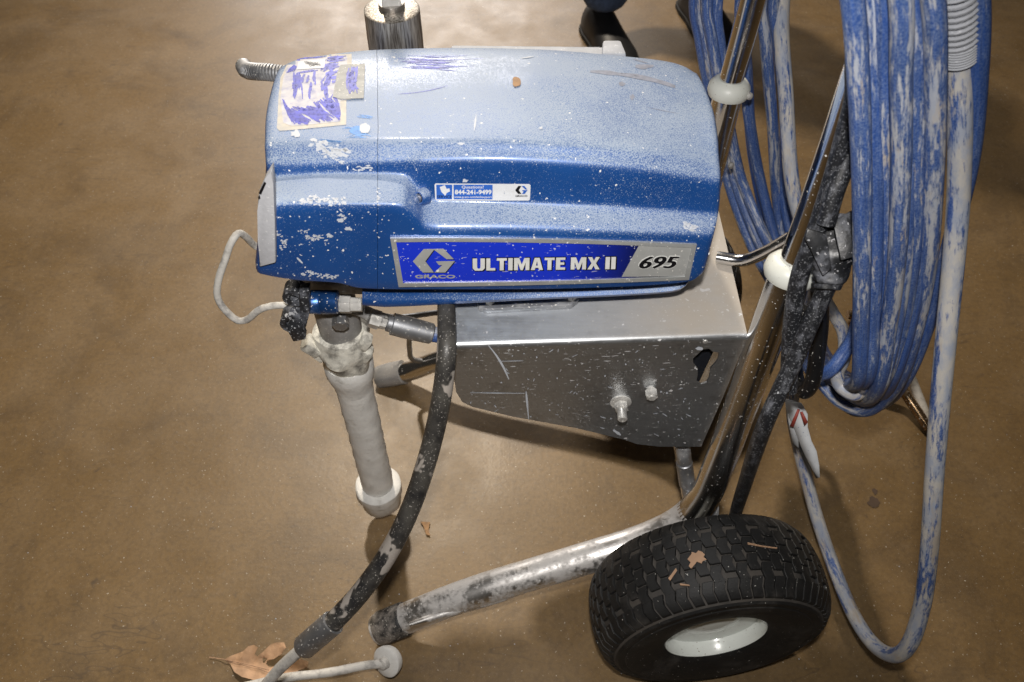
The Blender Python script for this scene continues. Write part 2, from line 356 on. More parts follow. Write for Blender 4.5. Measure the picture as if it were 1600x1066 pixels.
M = dict(
    cover=m_cover(), sheet=m_sheet(), floor=m_floor(), cable=m_cable(), plate=m_print(),
    chrome=m_chrome('chrome_tube', .0), chrome_dirty=m_chrome('dusty_chrome_tube', .2, rough=.15, speck=.45, col=(.74, .74, .74)),
    chrome_low=m_chrome('dusty_leg_tube', .72, rough=.30, speck=.6, col=(.80, .78, .76)),
    hose=m_hose('blue_hose', .36), hose_mid=m_hose('blue_hose_stained', .58), hose_pale=m_hose('blue_hose_paint_caked', 1.0, blue=(.018, .085, .38), pale=(.66, .63, .57)),
    hose_far=m_hose('blue_hose_dusty', .45, blue=(.018, .055, .22), pale=(.30, .32, .38), dust=.6),
    steel=m_plain('brushed_steel', (.40, .38, .36), .33, .95, .25, 60, speck=.3),
    zinc=m_plain('zinc_plated_steel', (.50, .49, .47), .32, .9, .15, 60, speck=.7, dirt=.8, dirtcol=(.62, .61, .58)),
    galv=m_plain('dull_galvanised_steel', (.34, .35, .37), .45, .8, .2, 40, speck=.5, dirt=.4, dirtcol=(.42, .42, .42)),
    blue_alu=m_plain('blue_anodised_metal', (.02, .085, .28), .3, .6, .2, 60, speck=.5, dirt=.25, dirtcol=(.25, .33, .45)),
    rubber=m_plain('black_rubber', (.016, .015, .015), .55, 0, .3, 50, speck=.05, dirt=.12, dirtcol=(.10, .085, .07)),
    tread=m_plain('tyre_tread_rubber', (.009, .009, .009), .62, 0, .3, 60, speck=-.35, dirt=.25, dirtcol=(.05, .045, .04), bump=.4, bscale=300),
    groove=m_plain('tyre_groove_rubber', (.055, .05, .045), .8, 0, .3, 80, dirt=.5, dirtcol=(.07, .06, .05)),
    rim=m_plain('white_rim_paint', (.80, .84, .80), .22, 0, .03, 10, speck=.1, speckcol=(.3, .25, .2), coat=.5),
    white=m_plain('white_nylon', (.74, .76, .70), .4, 0, .05, 20, speck=.1, speckcol=(.4, .36, .3)),
    crust=m_plain('dried_white_paint', (.74, .73, .70), .7, 0, .12, 40, dirt=.15, dirtcol=(.42, .40, .36), dscale=35, bump=.8, bscale=140),
    crust_yel=m_plain('dried_cream_paint', (.74, .72, .64), .6, 0, .25, 60, dirt=.5, dirtcol=(.20, .19, .17), dscale=50, bump=1.0, bscale=110),
    pump=m_plain('grey_pump_metal', (.34, .34, .34), .45, .4, .2, 50, speck=.7, speckcol=(.48, .46, .42), dirt=.5, dirtcol=(.30, .29, .28), dscale=30, bump=.4),
    blackp=m_plain('black_plastic', (.02, .022, .026), .45, 0, .3, 50, speck=.95, speckcol=(.4, .41, .43), dirt=.35, dirtcol=(.17, .18, .21), dscale=40),
    dusty=m_plain('dust_covered_grey', (.50, .51, .54), .7, 0, .06, 120, speck=.5, speckcol=(.68, .69, .7), bump=.3, bscale=400),
    dusty_box=m_plain('dust_covered_housing', (.46, .48, .52), .7, 0, .1, 60, speck=.6, speckcol=(.6, .62, .66), bump=.2, bscale=300),
    keyhole_shade=m_plain('painted_recess_shade', (.01, .012, .018), .6),  # shade of the box interior put into a near-black colour
    wire=m_plain('paint_caked_wire', (.60, .58, .54), .6, 0, .12, 50, dirt=.42, dirtcol=(.25, .24, .23), dscale=45, bump=.8, bscale=150),
    silver=m_plain('silver_print', (.42, .43, .42), .42, .25, .08, 60, speck=.3),
    silver_edge=m_plain('name_plate_border', (.50, .52, .52), .32, .5, .1, 60, speck=.4),
    letter=m_plain('silver_lettering', (.74, .75, .73), .35, .1, .10, 90),
    black=m_plain('black_print', (.006, .006, .008), .4),
    paper=m_plain('white_sticker', (.66, .68, .70), .45, 0, .05, 80, speck=.1, speckcol=(.3, .35, .45)),
    sblue=m_plain('sticker_blue_print', (.03, .12, .48), .4, 0, .1, 60),
    marker=m_plain('blue_marker_ink', (.022, .035, .45), .45, 0, .35, 120),
    worn=m_plain('worn_label_paper', (.58, .58, .62), .6, 0, .10, 120, dirt=.4, dirtcol=(.42, .43, .60), dscale=90),
    yellowed=m_plain('yellowed_label_edge', (.60, .56, .48), .6, 0, .1, 100, dirt=.5, dirtcol=(.5, .5, .5), dscale=90),
    foil=m_plain('silver_foil_label', (.36, .37, .36), .6, .0, .2, 90, speck=.6),
    bluebare=m_plain('bare_bright_blue_paint', (.02, .14, .40), .35, .2, .3, 150),
    splat=m_plain('white_paint_splat', (.52, .55, .60), .5, 0, .06, 60, bump=.4, bscale=150),
    smear=m_plain('grey_smear', (.25, .27, .34), .6, 0, .2, 150),
    rust=m_plain('brown_speck', (.30, .16, .06), .6, 0, .3, 200),
    brass=m_plain('brassy_steel_tube', (.30, .20, .11), .25, .9, .25, 40, speck=.4, dirt=.3, dirtcol=(.35, .28, .22)),
    leaf=m_plain('dry_leaf_tissue', (.46, .28, .16), .65, 0, .25, 60, bump=.5, bscale=120),
    leafvein=m_plain('dry_leaf_vein', (.42, .26, .16), .6),
    red=m_plain('red_print', (.38, .07, .05), .5),
    denim=m_plain('blue_denim_cloth', (.06, .10, .20), .85, 0, .3, 70, bump=.5, bscale=400),
    shoe=m_plain('black_shoe_leather', (.012, .012, .014), .5, 0, .3, 40),
    sole=m_plain('black_shoe_sole', (.008, .008, .008), .8),
    skin=m_plain('skin', (.45, .28, .20), .5, 0, .08, 30),
    shirt=m_plain('dark_grey_cloth', (.05, .05, .055), .9, 0, .2, 60),
    hair=m_plain('dark_hair', (.02, .014, .01), .6),
)

# ------------------------------------------------------------------ floor
o = mesh('floor', [(-15, -8, 0), (15, -8, 0), (15, 22, 0), (-15, 22, 0)], [(0, 1, 2, 3)], M['floor'], smooth=False); o['kind'] = 'structure'

# ------------------------------------------------------------------ the sprayer on its cart
spr = thing('paint_sprayer', 'blue airless paint sprayer under dust and paint flecks, bolted to a chrome two-wheeled cart', 'paint sprayer', (0.03, .72, 0))
YAW = .049

# --- cover as a lofted surface through its feature lines
def pchip(xs, ys, x):
    xs = np.array(xs, float); ys = np.array(ys, float); h = np.diff(xs); d = np.diff(ys)/h; n = len(xs); m = np.zeros(n)
    if n == 2: return float(np.interp(x, xs, ys))
    for i in range(1, n-1):
        if d[i-1]*d[i] > 0:
            w1, w2 = 2*h[i]+h[i-1], h[i]+2*h[i-1]; m[i] = (w1+w2)/(w1/d[i-1]+w2/d[i])
    m[0], m[-1] = d[0], d[-1]
    x = min(max(x, xs[0]), xs[-1]); i = min(int(np.searchsorted(xs, x, 'right')) - 1, n-2); t = (x-xs[i])/h[i]
    return float(ys[i]*(2*t**3-3*t*t+1) + h[i]*m[i]*(t**3-2*t*t+t) + ys[i+1]*(-2*t**3+3*t*t) + h[i]*m[i+1]*(t**3-t*t))
line = {}
line['sil'] = [(447, 99), (465, 90), (500, 84), (590, 74), (720, 71), (850, 74), (960, 83), (1040, 92), (1066, 99), (1080, 108)]
line['sh0'] = [(424, 222), (590, 218), (750, 216), (900, 222), (1000, 231), (1090, 246), (1115, 252)]
line['sh1'] = [(425, 243), (590, 238), (750, 235), (900, 242), (1000, 251), (1090, 265), (1117, 270)]
line['sh2'] = [(426, 258), (590, 255), (750, 252), (900, 259), (1000, 268), (1090, 281), (1117, 285)]
line['le0'] = [(427, 277), (500, 272), (590, 271), (632, 272), (650, 284), (668, 306), (685, 311), (760, 313), (900, 316), (1000, 320), (1090, 325), (1115, 326)]
line['le1'] = [(427, 283), (500, 278), (590, 277), (630, 279), (645, 290), (664, 313), (685, 319), (760, 320), (900, 323), (1000, 327), (1090, 332), (1114, 333)]
line['le2'] = [(427, 309), (500, 308), (590, 308), (625, 309), (645, 322), (662, 345), (683, 350), (760, 350), (900, 353), (1000, 356), (1090, 359), (1109, 360)]
line['le3'] = [(426, 320), (500, 319), (590, 319), (625, 321), (645, 336), (660, 356), (683, 361), (760, 361), (900, 363), (1000, 366), (1085, 369), (1107, 370)]
line['mid'] = [(416, 372), (600, 376), (800, 380), (1000, 386), (1085, 389), (1102, 390)]
line['lip0'] = [(407, 422), (455, 430), (528, 435), (562, 442), (620, 444), (800, 445), (950, 441), (1050, 436), (1084, 430), (1096, 421)]
line['lip1'] = [(407, 428), (455, 437), (528, 442), (562, 450), (620, 452), (800, 452), (950, 449), (1050, 443), (1082, 438), (1093, 430)]
ends = dict(sil=(447, 1080), t1=(431, 1104), t2=(425, 1112), sh0=(424, 1115), sh1=(425, 1117), sh2=(426, 1117), le0=(427, 1115), le1=(427, 1114), le2=(427, 1109), le3=(426, 1107), mid=(416, 1102), lip0=(407, 1094), lip1=(407, 1091))
COMM = [470, 500, 530, 560, 589.7, 590.3, 615, 630, 640, 650, 660, 670, 685, 700, 740, 800, 860, 920, 980, 1020, 1050, 1070]
NS = len(COMM) + 4
def station_x(name, i):
    a, b = ends[name]
    if i == 0: return a
    if i == 1: return a + (COMM[0]-a)*.35
    if i == NS-1: return b
    if i == NS-2: return b - (b-COMM[-1])*.35
    return COMM[i-2]
def droop(x): return .016*max(0, min(1, (x-760)/340))**1.3
def row(name):
    out = []
    for i in range(NS):
        x = station_x(name, i)
        e = (1 if i in (0, NS-1) else 0)
        if name in ('t1', 't2'):
            fr = .33 if name == 't1' else .66
            y = pchip(*zip(*line['sil']), x)*(1-fr) + pchip(*zip(*line['sh0']), x)*fr
            if e: y += 6*(1-fr)
            out.append(Z(x, y, (.797 if name == 't1' else .800) - droop(x))); continue
        y = pchip(*zip(*line[name]), x)
        if name == 'sil': out.append(Z(x, y, .784 - droop(x))); continue
        if name == 'sh0': out.append(Y(x, y, .6345)); continue
        
        yy = dict(sh1=.6250, sh2=.6175, le0=.612, le1=.609, le2=.591, le3=.587, mid=.585, lip0=.583, lip1=.584)[name]
        if x < 662: yy += dict(sh2=.0015, le0=.0055, le1=.0055, le2=.004).get(name, 0)*min(1, (662-x)/25)
        X = Y(x, y, yy).x
        # on the ledge the far part of the transition stays on the wall
        out.append(Y(x, y, yy + YAW*X*dict(sh1=0, sh2=.12, le0=.3, le1=.5).get(name, 1)))
    return out
rows = []
sil = row('sil')
rows.append([p + Vector((0, .018, -.20)) for p in sil]); rows.append([p + Vector((0, .022, -.07)) for p in sil])
for nm in ('sil', 't1', 't2', 'sh0', 'sh1', 'sh2', 'le0', 'le1', 'le2', 'le3', 'mid', 'lip0', 'lip1'): rows.append(row(nm))
rows.append([p + Vector((0, .012, .001)) for p in rows[-1]])
NR = len(rows)
G = np.array([[list(p) for p in r] for r in rows])     # NR x NS x 3
SUB = [2, 3, 5, 5, 5, 4, 4, 4, 3, 4, 3, 3, 3, 2, 1]
tj = [0]
for j in range(NR-1):
    for k in range(SUB[j]): tj.append(j + (k+1)/SUB[j])
ti = [0]
for i in range(NS-1):
    n = 3
    if i == 6: n = 1
    for k in range(n): ti.append(i + (k+1)/n)
def dense(G, tj, ti):
    A = np.zeros((len(tj), G.shape[1], 3))
    for i in range(G.shape[1]):
        seg = np.linalg.norm(np.diff(G[:, i], axis=0), axis=1); par = np.concatenate([[0], np.cumsum(np.maximum(seg, 1e-4))])
        for c in range(3):
            for a, t in enumerate(tj):
                j0 = min(int(t), len(par)-2); x = par[j0] + (t-j0)*(par[j0+1]-par[j0]); A[a, i, c] = pchip(par, G[:, i, c], x)
    B = np.zeros((len(tj), len(ti), 3)); par = np.concatenate([[0], np.cumsum(np.linalg.norm(np.diff(G[5], axis=0), axis=1))])
    for a in range(len(tj)):
        for c in range(3):
            for b, t in enumerate(ti):
                i0 = min(int(t), len(par)-2); x = par[i0] + (t-i0)*(par[i0+1]-par[i0]); B[a, b, c] = pchip(par, A[a, :, c], x)
    return B
B = dense(G, tj, ti)
# gentle smoothing across the rows rounds the edges (ends and lip stay)
for it in range(1):
    C = B.copy(); C[1:-3] = .25*B[:-4] + .5*B[1:-3] + .25*B[2:-2]; B = C
seam = ti.index(6.0)          # COMM 589 -> station 6
def sheet_part(name, b0, b1, capleft, capright, parent=spr):
    sub = B[:, b0:b1+1]; nr, nc = sub.shape[:2]
    cols = [sub[:, k] for k in range(nc)]
    def cap(end, sgn):
        c = end.mean(axis=0); res = []
        for s, d in ((.985, .003), (.955, .005), (.90, .0065), (.6, .0075), (.2, .008)):
            q = c + (end-c)*s; q[:, 0] += sgn*d; res.append(q)
        return res
    if capleft: cols = list(reversed(cap(cols[0], -1))) + cols
    if capright: cols = cols + cap(cols[-1], 1)
    nc = len(cols); V = [tuple(cols[k][j]) for k in range(nc) for j in range(nr)]
    F = [(k*nr+j, k*nr+j+1, (k+1)*nr+j+1, (k+1)*nr+j) for k in range(nc-1) for j in range(nr-1)]
    for k in range(nc-1): F.append((k*nr+nr-1, k*nr, (k+1)*nr, (k+1)*nr+nr-1))      # underside
    F.append(tuple(range(nr)))
    F.append(tuple((nc-1)*nr + j for j in reversed(range(nr))))
    bm = bmesh.new(); vs = [bm.verts.new(v) for v in V]
    for f in F: bm.faces.new([vs[i] for i in f])
    return frombm(name, bm, M['cover'], parent, deg=60)
front = sheet_part('front_cover', 0, seam, True, False)
main = sheet_part('motor_cover', seam+1, B.shape[1]-1, False, True)
BV = []
nr, nc = B.shape[:2]
cv = BVHTree.FromPolygons([tuple(B[j, i]) for j in range(nr) for i in range(nc)], [(j*nc+i, j*nc+i+1, (j+1)*nc+i+1, (j+1)*nc+i) for j in range(nr-1) for i in range(nc-1)])
ORG = Vector((0, 0, CAMH))
def onto(px, py, eps):
    d = ray(px, py).normalized(); h = cv.ray_cast(ORG, d)
    if h[0] is None:
        h = cv.find_nearest(T(px, py, 6.3e-4))
    n = h[1]
    if n.dot(d) > 0: n = -n
    return h[0] + n*eps

# --- flat print laid on the cover
def decal_poly(name, pts, mat, eps, parent, holes=None, cuts=0, fn=onto):
    bm = bmesh.new()
    def ring(p): 
        vs = [bm.verts.new((x, y, 0)) for x, y in p]
        return [bm.edges.new((vs[i], vs[(i+1) % len(vs)])) for i in range(len(vs))]
    es = ring(pts)
    for h in (holes or []): es += ring(h)
    bmesh.ops.triangle_fill(bm, use_beauty=True, edges=es)
    xs = [p[0] for p in pts]; ys = [p[1] for p in pts]
    def cutgrid(a0, a1, ax, stepv):
        k = math.floor(a0/stepv)*stepv + stepv
        while k < a1:
            co = (k, 0, 0) if ax == 0 else (0, k, 0); no = (1, 0, 0) if ax == 0 else (0, 1, 0)
            bmesh.ops.bisect_plane(bm, geom=bm.verts[:]+bm.edges[:]+bm.faces[:], plane_co=co, plane_no=no); k += stepv
    cutgrid(min(xs), max(xs), 0, 7.0); cutgrid(min(ys), max(ys), 1, 6.0)
    for v in bm.verts: v.co = fn(v.co.x, v.co.y, eps)
    for f in bm.faces:
        f.normal_update()
        if f.normal.dot(f.calc_center_median() - ORG) > 0: f.normal_flip()
    me = bpy.data.meshes.new(name); bm.to_mesh(me); bm.free(); me.materials.append(mat)
    o = bpy.data.objects.new(name, me); COL.objects.link(o); attach(o, parent); return o
def merge(name, objs, parent):
    """join several printed pieces of one material into one mesh"""
    V, F, mt = [], [], objs[0].data.materials[0]
    for o in objs:
        b = len(V); V += [v.co.copy() for v in o.data.vertices]; F += [tuple(b+i for i in p.vertices) for p in o.data.polygons]
        me = o.data; bpy.data.objects.remove(o); bpy.data.meshes.remove(me)
    return mesh(name, V, F, mt, parent, smooth=False)
def text_mesh2d(body, bold=0.0, shear=0.0, spacing=1.0):
    c = bpy.data.curves.new('t', 'FONT'); c.body = body; c.offset = bold; c.shear = shear; c.space_character = spacing; c.resolution_u = 3
    o = bpy.data.objects.new('t', c); COL.objects.link(o); dg = bpy.context.evaluated_depsgraph_get(); dg.update()
    me = bpy.data.meshes.new_from_object(o.evaluated_get(dg)); bpy.data.objects.remove(o); bpy.data.curves.remove(c)
    V = np.array([v.co[:2] for v in me.vertices]); F = [tuple(p.vertices) for p in me.polygons]; bpy.data.meshes.remove(me)
    lo, hi = V.min(0), V.max(0); return (V-lo)/(hi-lo), F
def heavy(name, body, quad, mat, eps, parent, ws=(-1.0, 0, 1.0), **kw):
    return merge(name, [text('e', body, quad, mat, eps + .00004*i, parent, shift=(w + kw.get('sx', 0), kw.get('sy', 0) + (.35 if i % 2 else -.35)*kw.get('vy', 1)), **{k: v for k, v in kw.items() if k not in ('sx', 'sy', 'vy')}) for i, w in enumerate(ws)], parent)
def text(name, body, quad, mat, eps, parent, bold=0.0, shear=0.0, spacing=1.0, grow=0.0, shift=(0, 0), fn=onto):
    """quad: TL TR BR BL in the photograph"""
    V, F = text_mesh2d(body, bold, shear, spacing); tl, tr, br, bl = [np.array(q, float) for q in quad]
    W_ = np.linalg.norm(tr-tl); H_ = np.linalg.norm(tl-bl); out = []
    for u, v in V:
        u = -grow/W_ + u*(1+2*grow/W_); v = -grow/H_ + v*(1+2*grow/H_)
        p = (bl*(1-u)+br*u)*(1-v) + (tl*(1-u)+tr*u)*v
        out.append(fn(p[0]+shift[0], p[1]+shift[1], eps))
    fl = []
    for f in F:
        a, b, c = (Vector(out[f[i]]) for i in range(3)); fl.append(tuple(reversed(f)) if (b-a).cross(c-a).dot(a-ORG) > 0 else f)
    return mesh(name, out, fl, mat, parent, smooth=False)

# name plate: raised border, printed face, emblem, words
def bow(p0, p1, mid, n=12): return [(p0[0]+(p1[0]-p0[0])*t, p0[1]+(p1[1]-p0[1])*t + mid*4*t*(1-t)) for t in [k/n for k in range(n)]]
TL, TR, BR, BL = (610, 370), (1088, 380), (1076, 435), (623, 446)
outer = bow(TL, TR, -3.2) + bow(TR, BR, 0, 2) + bow(BR, BL, 2.0) + bow(BL, TL, 0, 2)
iTL, iTR, iBR, iBL = (619, 376), (1080, 385), (1069, 430), (630, 440)
inner = bow(iTL, iTR, -3.2) + bow(iTR, iBR, 0, 2) + bow(iBR, iBL, 2.0) + bow(iBL, iTL, 0, 2)
nx_, ny_ = 48, 6; PV, PF, PU = [], [], []
for j in range(ny_+1):
    for i in range(nx_+1):
        u, v = i/nx_, j/ny_
        tx, ty = TL[0]+(TR[0]-TL[0])*u, TL[1]+(TR[1]-TL[1])*u - 3.2*4*u*(1-u)
        bx_, by_ = BL[0]+(BR[0]-BL[0])*u, BL[1]+(BR[1]-BL[1])*u + 2.0*4*u*(1-u)
        PV.append(onto(tx*(1-v)+bx_*v, ty*(1-v)+by_*v, .0012))
for j in range(ny_):
    for i in range(nx_):
        PF.append((j*(nx_+1)+i, (j+1)*(nx_+1)+i, (j+1)*(nx_+1)+i+1, j*(nx_+1)+i+1))
        PU += [(i/nx_, j/ny_), (i/nx_, (j+1)/ny_), ((i+1)/nx_, (j+1)/ny_), ((i+1)/nx_, j/ny_)]
plate = mesh('name_plate', PV, PF, M['plate'], spr, smooth=False, uvs=PU)
bd = decal_poly('border', outer, M['silver_edge'], .0024, plate, holes=[inner])
md = bd.modifiers.new('solid', 'SOLIDIFY'); md.thickness = .0022; md.offset = -1
decal_poly('number_panel', [(998.5, 381), (1080, 385), (1069, 430), (971, 431)], M['silver'], .0015, plate)
g3 = lambda pts: [(x/3.552+320, y/3.552+260) for x, y in pts]
eg1 = g3([(1215, 452), (1325, 450), (1382, 508), (1342, 508), (1272, 456), (1224, 520), (1272, 582), (1210, 582), (1155, 520)])
eg2 = g3([(1282, 520), (1388, 518), (1335, 582), (1274, 582), (1318, 541), (1300, 541)])
merge('emblem_shadow', [decal_poly('e', [(x+1.3, y+1.3) for x, y in q], M['black'], .0015, plate) for q in (eg1, eg2)], plate)
merge('emblem', [decal_poly('e', q, M['silver'], .0019, plate) for q in (eg1, eg2)], plate)
heavy('maker_lettering', 'GRACO', [(649, 427.8), (711, 427.8), (711, 433), (649, 433)], M['silver'], .0018, plate, ws=(-.6, 0, .6), bold=.01, vy=.8)
GL = {
 'U': (1.0, [(0, 1), (.36, 1), (.36, .26), (.44, .16), (.56, .16), (.64, .26), (.64, 1), (1, 1), (1, .20), (.80, 0), (.20, 0), (0, .20)], []),
 'L': (.74, [(0, 1), (.44, 1), (.44, .20), (1, .20), (1, 0), (0, 0)], []),
 'T': (.82, [(0, 1), (1, 1), (1, .80), (.70, .80), (.70, 0), (.30, 0), (.30, .80), (0, .80)], []),
 'I': (.36, [(0, 0), (0, 1), (1, 1), (1, 0)], []),
 'M': (1.26, [(0, 0), (0, 1), (.33, 1), (.50, .46), (.67, 1), (1, 1), (1, 0), (.75, 0), (.75, .62), (.57, 0), (.43, 0), (.25, .62), (.25, 0)], []),
 'A': (1.0, [(0, 0), (.30, 1), (.70, 1), (1, 0), (.68, 0), (.63, .18), (.37, .18), (.32, 0)], [[(.42, .36), (.58, .36), (.50, .74)]]),
 'E': (.76, [(0, 0), (0, 1), (1, 1), (1, .81), (.46, .81), (.46, .60), (.90, .60), (.90, .41), (.46, .41), (.46, .19), (1, .19), (1, 0)], []),
 'X': (1.0, [(0, 0), (.32, .51), (.02, 1), (.36, 1), (.51, .70), (.66, 1), (.98, 1), (.68, .51), (1, 0), (.65, 0), (.50, .32), (.34, 0)], [])}
def block_text(name, body, quad, mat, eps, parent, grow=0.0, dx=0.0, dy=0.0, gap=.12):
    tl, tr, br, bl = [np.array(q, float) for q in quad]; W = sum(GL[c][0] + gap if c != ' ' else .34 for c in body) - gap; x = 0; obs = []
    H = np.linalg.norm(tl-bl); L = np.linalg.norm(tr-tl)
    for c in body:
        if c == ' ': x += .34; continue
        w, po, ho_ = GL[c]
        def mp(p, sgn=1):
            out = []
            for (u, v) in p:
                uu = (x + w*u)/W + sgn*grow/L*(1 if u > .5 else -1 if u < .5 else 0); vv = v + sgn*grow/H*(1 if v > .5 else -1)
                q = (bl*(1-uu)+br*uu)*(1-vv) + (tl*(1-uu)+tr*uu)*vv; out.append((q[0]+dx, q[1]+dy))
            return out
        obs.append(decal_poly('e', mp(po), mat, eps, parent, holes=[mp(h, 0) for h in ho_])); x += w + gap
    return merge(name, obs, parent)
qU = [(738.5, 402), (962, 399.5), (961, 418.5), (738.5, 421)]
block_text('lettering_shadow', 'ULTIMATE MX II', qU, M['black'], .0014, plate, .9, 1.2, 1.2)
block_text('lettering_edge', 'ULTIMATE MX II', qU, M['black'], .0016, plate, 1.0)
block_text('lettering', 'ULTIMATE MX II', qU, M['letter'], .0020, plate)
q6 = [(1001, 399), (1060, 399), (1058, 417), (999, 417.5)]
heavy('number_edge', '695', q6, M['letter'], .0016, plate, ws=(-2.6, -1.5, 0, 1.5, 2.6), vy=3.2, shear=.3)
heavy('number', '695', q6, M['black'], .0020, plate, ws=(-1.6, -.8, 0, .8, 1.6), vy=.6, shear=.3)
# service sticker
stk = decal_poly('service_sticker', [(679, 288), (681, 286), (827, 287), (829, 289), (828, 311), (826, 313), (682, 313), (680, 311)], M['paper'], .0008, spr)
k4 = lambda pts: [(x/2.963+600, y/2.963+250) for x, y in pts]
decal_poly('sticker_panel', k4([(242, 112), (316, 112), (315, 181), (243, 181)]), M['sblue'], .0011, stk)
decal_poly('sticker_panel', k4([(322, 112), (503, 112), (502, 181), (323, 181)]), M['sblue'], .0011, stk)
decal_poly('sticker_badge', k4([(258, 122), (282, 113), (290, 130), (303, 128), (306, 142), (290, 150), (284, 163), (266, 145)]), M['paper'], .0014, stk)
qq = lambda x0, y0, x1, y1: k4([(x0, y0), (x1, y0), (x1, y1), (x0, y1)])
text('sticker_print', 'SERVICE', qq(246, 161, 313, 175), M['black'], .0014, stk, bold=.02)
text('sticker_print', 'Questions?', qq(360, 115, 462, 131), M['paper'], .0014, stk, bold=.015)
text('sticker_print', '844-241-9499', qq(328, 134, 498, 157), M['paper'], .0014, stk, bold=.04)
text('sticker_print', 'www.graco.com/techsupport', qq(326, 163, 499, 176), M['paper'], .0014, stk, bold=.01)
# small emblem: left half black, right half blue
sq = lambda pts: k4([(607+(x-1155)/233*58, 116+(y-450)/132*38) for x, y in pts])
decal_poly('sticker_emblem', sq([(1215, 452), (1272, 452), (1224, 520), (1272, 582), (1210, 582), (1155, 520)]), M['black'], .0014, stk)
merge('sticker_emblem', [decal_poly('e', sq(q), M['sblue'], .0014, stk) for q in ([(1272, 452), (1325, 450), (1382, 508), (1342, 508)], [(1282, 520), (1388, 518), (1335, 582), (1274, 582), (1318, 541), (1300, 541)])], stk)
text('sticker_print', 'GRACO', qq(608, 159, 664, 168), M['black'], .0014, stk, bold=.03)
# old shipping label scribbled over
c1 = lambda pts: [(x/7.105+430, y/7.105+80) for x, y in pts]
lab = decal_poly('worn_label', c1([(170, 75), (560, 40), (850, 35), (850, 150), (840, 540), (790, 545), (790, 820), (400, 860), (50, 890), (20, 860), (40, 480), (60, 300)]), M['yellowed'], .0004, spr)
decal_poly('label_face', c1([(165, 105), (560, 70), (800, 60), (800, 540), (725, 560), (722, 785), (400, 820), (180, 835), (90, 800), (60, 530), (90, 310)]), M['worn'], .0006, lab)
SW = 1.0
def stroke(x0, y0, x1, y1, w, bend=0.0, n=6):
    w = w*SW
    a, b = np.array((x0, y0), float), np.array((x1, y1), float); d = b-a; L = np.linalg.norm(d)+1e-6; nn = np.array((-d[1], d[0]))/L; up, dn = [], []
    for k in range(n+1):
        t = k/n; c = a + d*t + nn*bend*4*t*(1-t); ww = w*(.35+.65*math.sin(PI*min(max(t, .06), .94)))*random.uniform(.6, 1.3)
        up.append(tuple(c+nn*ww/2)); dn.append(tuple(c-nn*ww/2))
    return up + dn[::-1]
R = random.uniform
SW = 1.5
st = []
for k in range(14): st.append(stroke(85+k*7, 540+k*14, 190+k*16, 800+R(-20, 20), R(18, 36), R(-20, 20)))
for k in range(17):
    x = 180+k*13; st.append(stroke(x, 650+R(-30, 30), x+R(170, 300), 800+R(-30, 10)-k*2, R(14, 30), R(-30, 10)))
for k in range(17):
    x = 430+k*14; st.append(stroke(x, 590-k*6+R(-20, 20), min(720, x+R(100, 240)), 740+R(-40, 40), R(14, 32), R(-20, 30)))
for k in range(24):
    x = R(200, 600); y = R(230, 400); st.append(stroke(x, y, x+R(-25, 35), y+R(70, 170), R(12, 28), R(-12, 12)))
for k in range(24):
    x = R(480, 630); y = R(170, 420); st.append(stroke(x, y, x+R(50, 130), y-R(10, 90), R(10, 26), R(-15, 15)))
for k in range(10): st.append(stroke(560+R(0, 60), 110+R(-30, 20), 700+R(0, 100), 100+R(-40, 30), R(8, 18)))
for k in range(5): st.append(stroke(130+k*20, 250-k*6, 215+k*6, 160+k*4, R(8, 16)))
for k in range(6): st.append(stroke(230+R(0, 60), 250+R(-8, 8), 400+R(0, 90), 215+R(-12, 16), R(3, 8)))
for k in range(5): st.append(stroke(220+R(0, 100), 90+R(-8, 8), 500+R(0, 90), 72+R(-8, 8), R(3, 8)))
merge('marker_scribble', [decal_poly('s', c1(p), M['marker'], .0009, lab) for p in st], lab)
decal_poly('small_white_label', c1([(260, 125), (560, 98), (545, 195), (245, 215)]), M['paper'], .0011, lab)
st = [stroke(320+R(0, 170), 140+R(-15, 20), 360+R(0, 160), 165+R(-15, 20), R(3, 8)) for k in range(26)]
merge('label_marks', [decal_poly('s', c1(p), M['black'], .0013, lab) for p in st], lab)
fo = decal_poly('foil_label', c1([(730, 165), (1000, 150), (985, 535), (735, 545), (640, 520), (690, 250)]), M['foil'], .0013, lab)
st = [stroke(R(775, 880), R(170, 500), R(820, 930), R(170, 500), R(8, 22), R(-15, 15)) for k in range(26)]
merge('marker_scribble', [decal_poly('s', c1(p), M['marker'], .0016, lab) for p in st], lab)
SW = 1.0
# bare patches, smears and splats of the cover
def blot(cx, cy, rx, ry, n=14, rough=.35, rot=0):
    p = []
    for k in range(n):
        a = 2*PI*k/n; r = 1+random.uniform(-rough, rough); x, y = rx*r*math.cos(a), ry*r*math.sin(a)
        p.append((cx + x*math.cos(rot)-y*math.sin(rot), cy + x*math.sin(rot)+y*math.cos(rot)))
    return p
wear = []
wear.append(decal_poly('s', c1([(815, 890), (850, 860), (900, 830), (950, 835), (975, 870), (1000, 935), (930, 945), (850, 915)]), M['bluebare'], .0003, spr))
for k in range(14): wear.append(decal_poly('s', c1(stroke(R(730, 900), R(820, 970), R(930, 1090), R(840, 970), R(3, 14))), M['bluebare'], .0003, spr))
for k in range(6): wear.append(decal_poly('s', c1(stroke(R(900, 1000), R(700, 740), R(1040, 1095), R(730, 760), R(4, 14))), M['bluebare'], .0003, spr))
for k in range(4): wear.append(decal_poly('s', c1(stroke(R(380, 560), R(970, 1030), R(640, 760), R(990, 1020), R(3, 12))), M['bluebare'], .0003, spr))
merge('rubbed_paint', wear, spr)['kind'] = 'stuff'
